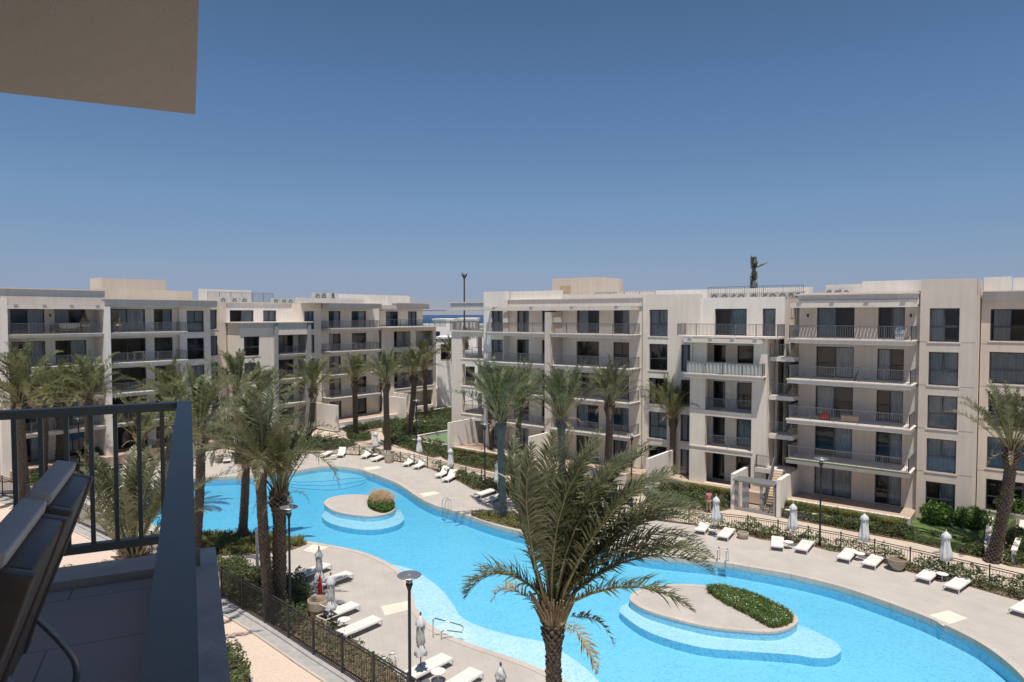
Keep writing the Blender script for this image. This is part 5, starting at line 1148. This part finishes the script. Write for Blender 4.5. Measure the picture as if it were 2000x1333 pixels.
for lab, p, k in (('closed white umbrella before the curved garden path', (734, 893), 1), ('closed white umbrella behind the lounger pair right of the tall pot', (819, 905), 1), ('closed white umbrella over the raised loungers near the planter wall', (880, 933), 1), ('closed white umbrella half hidden by the teal palm trunk', (972, 966), 1), ('closed white umbrella beside the person in pink', (1398, 1047), 1), ('closed white umbrella below the gate, left of the lamp post', (1548, 1064), 1), ('closed white umbrella left of the large clay bowl', (1687, 1088), 1), ('rightmost closed white umbrella over a lounger pair', (1846, 1130), 1), ('small closed umbrella on the left deck beyond the palm trunk', (461, 893), 1),
    ('closed grey white umbrella with the red cloth at its pole', (624, 1172), 2), ('closed grey white umbrella above the large pot', (647, 1235), 2), ('closed grey white umbrella left of the near handrail', (822, 1330), 2), ('closed umbrella of which only the tip shows at the bottom edge', (978, 1450), 2)):
    s = U1 if k == 1 else U2; o = s if k not in uu else copy_tree(s); uu.add(k); x, y = g(*p); o.location = (x, y, -1); o.rotation_euler.z = x*3; o['label'] = lab; o['group'] = 'closed umbrellas on the deck'
def table():
    t = empty('side_table', (0, 0, 0)); t['category'] = 'side table'
    MB().lathe([(.30, .42), (.31, .44), (.31, .455), (.29, .465)], 28).build('table_top', SLING, t); MB().tube([(0, 0, 0), (0, 0, .42)], .03, 8).build('leg', WHITE, t); MB().lathe([(.2, 0), (.2, .02)], 20).build('base', WHITE, t); return t
T0 = table(); ft = True
for lab, p in (('round white side table between two loungers near the small bowl', (1392, 1046)), ('round white side table under the umbrella left of the lamp post', (1540, 1072)), ('round white side table left of the large clay bowl', (1679, 1095)), ('round white side table under the rightmost umbrella', (1840, 1136)), ('round white side table beside the pot near the fence', (672, 1228)), ('round white side table beside the lower near lounger', (856, 1332)), ('round white side table at the far pool head loungers', (652, 898)), ('round side table under the little left umbrella', (458, 901)), ('white side table left of the tall cylindrical pot', (733, 896))):
    o = T0 if ft else copy_tree(T0); ft = False; x, y = g(*p); o.location = (x, y, -1); o['label'] = lab; o['group'] = 'round side tables'
def pot(lab, p, prof, soil=.9, m=CLAY):
    x, y = g(*p); t = empty('planter_pot', (x, y, -1), 0, lab, 'pot', 'large pots on the deck'); h = prof[-1][1]; r = prof[-1][0]
    MB().lathe(prof+[(r-.05, h), (r-.07, h-.1)], 28, cap=False).build('bowl', m, t, smooth=False); MB().lathe([(r-.06, h-.12), (r-.065, h-.1)], 24).build('earth', SOIL if m is CLAY else m, t)
pot('tall cylindrical clay pot behind the far left loungers', (760, 904), [(.28, 0), (.42, .03), (.46, .3), (.47, .8), (.48, .85)])
pot('broad clay bowl in the palm shade by the far edge', (1029, 997), [(.18, 0), (.3, .03), (.42, .35), (.5, .68), (.53, .76)])
pot('small round clay bowl right of a lounger near the gate', (1451, 1052), [(.2, 0), (.3, .02), (.38, .25), (.38, .4), (.35, .44)])
pot('wide clay bowl beside the lounger before the right block', (1752, 1114), [(.15, 0), (.24, .02), (.42, .3), (.55, .62), (.57, .7)])
pot('big clay pot just behind the near fence', (621, 1203), [(.2, 0), (.36, .05), (.5, .4), (.52, .78), (.5, .86)])
pot('clay bowl on the left deck behind the palm trunk', (428, 904), [(.2, 0), (.3, .03), (.4, .3), (.45, .5)])
for lab, p, s in (('tall white ceramic jar with looped handles by the near fence', (767, 1304), 1.), ('shorter white ceramic jar left of the tall one', (751, 1308), .78), ('white ceramic jar on the left deck seen through the railing', (154, 992), .95)):
    x, y = g(*p); t = empty('ceramic_jar', (x, y, -1), 0, lab, 'jar', 'white ceramic jars'); MB().lathe([(.10, 0), (.15, .05), (.17, .25), (.16, .45), (.12, .56), (.10, .62), (.13, .68)], 18, ).build('jar_body', SLING, t, smooth=True)
    for q in (-1, 1): MB().tube([(q*.15, 0, .35), (q*.24, 0, .42), (q*.22, 0, .52), (q*.11, 0, .58)], .022, 6).build('handle', SLING, t)
    t.scale = (s, s, s)
def lamp():
    t = empty('garden_lamp', (0, 0, 0)); t['category'] = 'lamp post'
    MB().tube([(0, 0, 0), (0, 0, .9), (0, 0, .92), (0, 0, 5.3)], [.085, .08, .06, .055], 10).build('pole', LAMP, t)
    MB().lathe([(.055, 5.2), (.13, 5.42), (.13, 5.46)], 14).build('collar', LAMP, t)
    m = MB()
    for k in range(6): a = k*math.pi/3; m.tube([(.11*math.cos(a), .11*math.sin(a), 5.46), (.11*math.cos(a), .11*math.sin(a), 5.72)], .012, 5)
    m.lathe([(.115, 5.58), (.12, 5.58), (.12, 5.6), (.115, 5.6)], 14, cap=False); m.lathe([(.115, 5.7), (.12, 5.7), (.12, 5.72), (.115, 5.72)], 14, cap=False); m.build('cage', LAMP, t)
    MB().lathe([(.06, 5.46), (.065, 5.5), (.065, 5.7), (.05, 5.72)], 12).build('lantern', mat('lantern_glass', (.75, .75, .72), .2), t)
    MB().lathe([(.10, 5.72), (.42, 5.75), (.44, 5.77), (.42, 5.79), (.16, 5.83), (.14, 5.86), (.03, 5.88)], 30).build('disc', LAMPD, t); return t
G0 = lamp(); fg = True
for lab, p in (('lamp post with round disc in front of the double palm', (567, 1217)), ('nearest lamp post with round disc before the shallow water', (801, 1428)), ('lamp post in front of the right block', (1601, 1066)), ('slim lamp post before the corner loggia garden wall', (947, 957)), ('far lamp post in the hedge left of the green court', (814, 884)), ('lamp post head over the front palm crown before the balconies', (1233, 990)), ('lamp post behind the left palms seen through the railing', (156, 940))):
    o = G0 if fg else copy_tree(G0); fg = False; x, y = g(*p); o.location = (x, y, -1); o['label'] = lab; o['group'] = 'disc topped lamp posts'
# shower pole, ladders, handrail, red cloth
x, y = g(503, 1120); t = empty('service_pole', (x, y, -1), YAW, 'plain grey pole with a small camera arm left of the double palm', 'pole')
MB().box(-.07, .07, -.07, .07, 0, 2.55).build('pole', LAMPD, t); m = MB().box(-.04, .5, -.03, .03, 2.42, 2.48).box(.4, .6, -.09, .09, 2.36, 2.52); m.build('camera_arm', WHITE, t)
def ladder(lab, pa, d):
    x, y = g(*pa); t = empty('pool_ladder', (x, y, -1), math.atan2(d[1], d[0])+R(90), lab, 'pool ladder', 'pool ladders')
    for s in (-.26, .26): MB().tube([(s, .45, 0), (s, .45, .55), (s, .38, .78), (s, .2, .86), (s, .02, .78), (s, -.06, .55), (s, -.08, 0), (s, -.08, -1.0)], .026, 8).build('rail', STEEL, t, smooth=True)
    for k in range(3): MB().box(-.26, .26, -.14, -.02, -.3-.25*k, -.27-.25*k).build('step', STEEL, t)
ladder('steel pool ladder on the curved far edge left of the teal palm', (868, 996), (-.35, -.93))
ladder('steel pool ladder on the far edge behind the large island', (1410, 1099.5), (.1, -1))
x, y = g(846, 1246); t = empty('handrail', (x, y, -1), 0, 'bent steel handrail by the shallow entry steps', 'handrail')
a = Vector(g(905, 1252, -1.2))-Vector((x, y)); b = Vector(g(862, 1250))-Vector((x, y)); c = Vector((a.x, a.y, 0))
MB().tube([(0, 0, 0), (0, 0, .85), (.06*c.x, .06*c.y, .93), tuple(c*.92+Vector((0, 0, .55))), tuple(c+Vector((0, 0, .45))), tuple(c*.97+Vector((0, 0, .2))), (b.x+.1*c.x, b.y+.1*c.y, .45), (b.x, b.y, .38), (b.x, b.y, 0)], .028, 8).build('rail', STEEL, t, smooth=True)
x, y = g(626, 1176); t = empty('folded_flag', (x+.1, y-.1, -1), 0, 'red folded cloth hanging on a pole beside the near umbrella', 'flag'); MB().lathe([(.09, .35), (.11, .38), (.09, .9), (.06, 1.3), (.03, 1.5)], 14, mod=lambda a, i, z: 1+.3*math.cos(5*a+i)).build('cloth', REDC, t, smooth=True); MB().tube([(0, 0, 0), (0, 0, 1.6)], .02, 6).build('pole', WHITE, t)

# ---------------------------------------------------------------- the person
def skin(name, pts, edges, rad, m, parent, sub=2):
    me = bpy.data.meshes.new(name); me.from_pydata(pts, edges, []); me.materials.append(m); o = bpy.data.objects.new(name, me); COL.objects.link(o); o.parent = parent
    md = o.modifiers.new('skin', 'SKIN'); md.use_smooth_shade = True; me.skin_vertices[0].data[0].use_root = True
    for v, r in zip(me.skin_vertices[0].data, rad): v.radius = r if isinstance(r, tuple) else (r, r)
    s = o.modifiers.new('sub', 'SUBSURF'); s.levels = sub; s.render_levels = sub; return o
x, y = g(1384, 1001)
pt = empty('person', (x, y, -1.0), YAW, 'person seen from behind in a pink shirt and khaki trousers standing on the garden path', 'person')
J = [(0, 0, .93), (0, 0, 1.08), (0, .01, 1.28), (0, 0, 1.43), (0, .015, 1.50), (0, .03, 1.585), (0, .03, 1.67), (.17, 0, 1.40), (.23, .05, 1.13), (.17, .22, 1.02), (.14, .29, 1.03), (-.17, 0, 1.40), (-.23, .04, 1.13), (-.20, .14, .93), (-.20, .18, .86), (.09, 0, .88), (.11, .01, .50), (.11, -.03, .09), (.12, .12, .03), (-.09, 0, .88), (-.10, .03, .50), (-.11, 0, .09), (-.12, .15, .03)]
E_ = [(0, 1), (1, 2), (2, 3), (3, 4), (4, 5), (5, 6), (3, 7), (7, 8), (8, 9), (9, 10), (3, 11), (11, 12), (12, 13), (13, 14), (0, 15), (15, 16), (16, 17), (17, 18), (0, 19), (19, 20), (20, 21), (21, 22)]
rd = [.13, .13, .15, .10, .055, .082, .07, .058, .043, .033, .036, .058, .043, .033, .036, .085, .058, .042, .035, .085, .058, .042, .035]
skin('body', J, E_, rd, SKIN, pt)
for hx, hy, hz, s in ((.14, .29, 1.03, -1), (-.20, .18, .86, 1)):
    for k in range(4): MB().tube([(hx+(k-1.5)*.018, hy+.02, hz-.01), (hx+(k-1.5)*.02, hy+.06, hz-.035-.004*k), (hx+(k-1.5)*.02, hy+.075, hz-.07)], [.009, .008, .006], 6).build('finger', SKIN, pt)
    MB().tube([(hx+s*.03, hy, hz), (hx+s*.05, hy+.03, hz-.02), (hx+s*.045, hy+.055, hz-.04)], [.011, .01, .007], 6).build('thumb', SKIN, pt)
skin('shirt', [J[0], J[1], J[2], J[3], J[7], (.205, .03, 1.24), J[11], (-.205, .025, 1.24)], [(0, 1), (1, 2), (2, 3), (3, 4), (4, 5), (3, 6), (6, 7)], [.165, .16, .175, .11, .085, .07, .085, .07], PINK, pt)
skin('trousers', [(0, 0, .95), J[15], J[16], (.11, -.02, .12), J[19], J[20], (-.11, .01, .12)], [(0, 1), (1, 2), (2, 3), (0, 4), (4, 5), (5, 6)], [.15, .115, .08, .07, .115, .08, .07], KHAKI, pt)
MB().lathe([(.05, 1.54), (.088, 1.58), (.098, 1.65), (.085, 1.71), (.04, 1.745)], 16, (0, .015, 0)).build('hair', HAIR, pt, smooth=True)
for s in (-1, 1): MB().box(s*.115-.05, s*.115+.05, -.09, .2, 0, .075).build('shoe', WICK, pt)

# ---------------------------------------------------------------- own balcony in the foreground
AZ = R(-25.3)
def bl(f, l, z=0):
    """f = metres along the handrail from below the lens, l = metres to the left of it, z above the eye"""
    X = f*math.sin(AZ)-l*math.cos(AZ); Y = f*math.cos(AZ)+l*math.sin(AZ)
    return (X*math.cos(YAW)-Y*math.sin(YAW), X*math.sin(YAW)+Y*math.cos(YAW), CAMZ+z)
BRZ = YAW-AZ+R(90)   # local x = f, local y = l
def bobj(name, mb, m, parent): o = mb.build(name, m, parent); return o
own = empty('balcony_building', bl(0, 0, -15.2-0), BRZ, 'shaded building with the foreground balcony, stone ledge and slab overhead', 'building'); Z0 = 15.2
def zz(z): return Z0+z
m = MB(); m.box(-4, 4.35, .16, 2.7, zz(-1.75), zz(-1.50)); bobj('balcony_floor', m, BFLOOR, own)
m = MB(); m.box(-6, 4.62, -.125, .16, zz(-1.85), zz(-1.455)); m.box(4.37, 4.62, .16, 2.7, zz(-1.85), zz(-1.455)); bobj('ledge', m, LEDGE, own)
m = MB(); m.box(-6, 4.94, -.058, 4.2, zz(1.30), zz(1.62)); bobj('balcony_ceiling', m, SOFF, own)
m = MB(); m.box(-12, 4.3, 2.7, 12, 0, zz(6)); m.box(-12, -4.2, -.1, 2.7, 0, zz(6)); bobj('house_wall', m, WALL, own)
m = MB(); m.box(-4.2, 4.6, -.1, 2.7, zz(1.62+2.8), zz(4.8)); bobj('upper_balcony', m, TRIM, own)
rl = empty('balcony_railing', bl(0, 0, -1.5), BRZ, 'blue grey metal handrail running from the lower left corner to the corner post', 'railing')
z_ = lambda z: 1.5+z
MB().box(-1.5, 4.37, -.004, .07, z_(-.535), z_(-.50)).build('handrail', NAVY, rl)
MB().box(4.30, 4.37, .07, 2.68, z_(-.545), z_(-.50)).build('handrail', NAVY, rl)
MB().box(-1.5, 4.30, .018, .05, z_(-1.30), z_(-1.26)).build('lower_rail', NAVY, rl); MB().box(4.31, 4.36, .05, 2.68, z_(-1.30), z_(-1.255)).build('lower_rail', NAVY, rl)
MB().box(4.305, 4.365, .0, .06, z_(-1.455), z_(-.545)).build('corner_post', NAVY, rl)
for i in range(22): l = .15+.115*i; MB().box(4.325, 4.347, l-.011, l+.011, z_(-1.255), z_(-.545)).build('baluster', NAVY, rl)
for i in range(38): f = 4.2-.115*i; MB().box(f-.011, f+.011, .024, .046, z_(-1.26), z_(-.535)).build('baluster', NAVY, rl)
for f in (4.33, 2.2, .2): MB().box(f-.03, f+.03, -.035, .03, z_(-1.455), z_(-1.36)).build('foot', NAVY, rl)
def armchair(lab, f0):
    """high backed outdoor chair facing the house wall; f0 = near side"""
    t = empty('outdoor_armchair', bl(f0, .86, -1.515), BRZ, lab, 'chair', 'cushioned chairs on the foreground balcony')
    w = .54
    prof = catmull([(-.475, .905), (-.45, .83), (-.41, .72), (-.365, .60), (-.32, .48), (-.28, .37), (-.25, .27)], 3, False)  # (l, z) of the back seen from the side
    def band(f_a, f_b, inn, out, m_, name, par, pr=prof, zoff=0):
        mb = MB(); n = len(pr)
        for i, (l, z) in enumerate(pr):
            a = Vector(pr[max(0, i-1)]); b = Vector(pr[min(n-1, i+1)]); d = (b-a).normalized(); nn = Vector((-d.y, d.x))
            for f_ in (f_a, f_b):
                for q in (inn, out): mb.v.append((f_, l-nn.x*q, z-nn.y*q+zoff))
        for i in range(n-1):
            k = i*4; mb.f += [(k, k+1, k+5, k+4), (k+2, k+6, k+7, k+3), (k, k+4, k+6, k+2), (k+1, k+3, k+7, k+5)]
        mb.f += [(0, 2, 3, 1), ((n-1)*4, (n-1)*4+1, (n-1)*4+3, (n-1)*4+2)]
        o = mb.build(name, m_, par); 
        if name:
            bv = o.modifiers.new('b', 'BEVEL'); bv.width = .03 if name == 'back_cushion' else .008; bv.segments = 4; bv.limit_method = 'ANGLE'; bv.angle_limit = R(50); o.data.polygons.foreach_set('use_smooth', [True]*len(o.data.polygons))
        return o
    band(0, .05, -.035, .045, WICK, 'back_frame', t); band(w-.05, w, -.035, .045, WICK, 'back_frame', t); band(.05, w-.05, -.03, .035, WICK, 'back_panel', t)
    band(.02, w-.02, -.105, -.037, CUSH, 'back_cushion', t, [(-.50, .945), (-.49, .905)]+prof[1:])
    MB().box(.0, w, -.27, .30, .29, .345).build('seat', WICK, t); MB().box(.03, w-.03, -.2, .30, .347, .43).build('seat_cushion', CUSH, t)
    for f_ in (0., w): MB().box(f_-.03, f_+.03, -.34, .32, .56, .595).build('armrest', TEAK, t)
    for f_ in (.03, w-.03):
        MB().tube([(f_, a_, c_) for a_, c_ in catmull([(.26, .56), (.28, .3), (.27, .07), (.2, .015), (-.30, .015), (-.42, .06), (-.44, .2), (-.30, .42)], 5, False)], .013, 8).build('leg', LAMPD, t, smooth=True)
    return t
armchair('near outdoor armchair with grey cushion seen from the side on the dark balcony', 1.93)
armchair('farther outdoor armchair with grey cushion beyond the near one', 2.52)
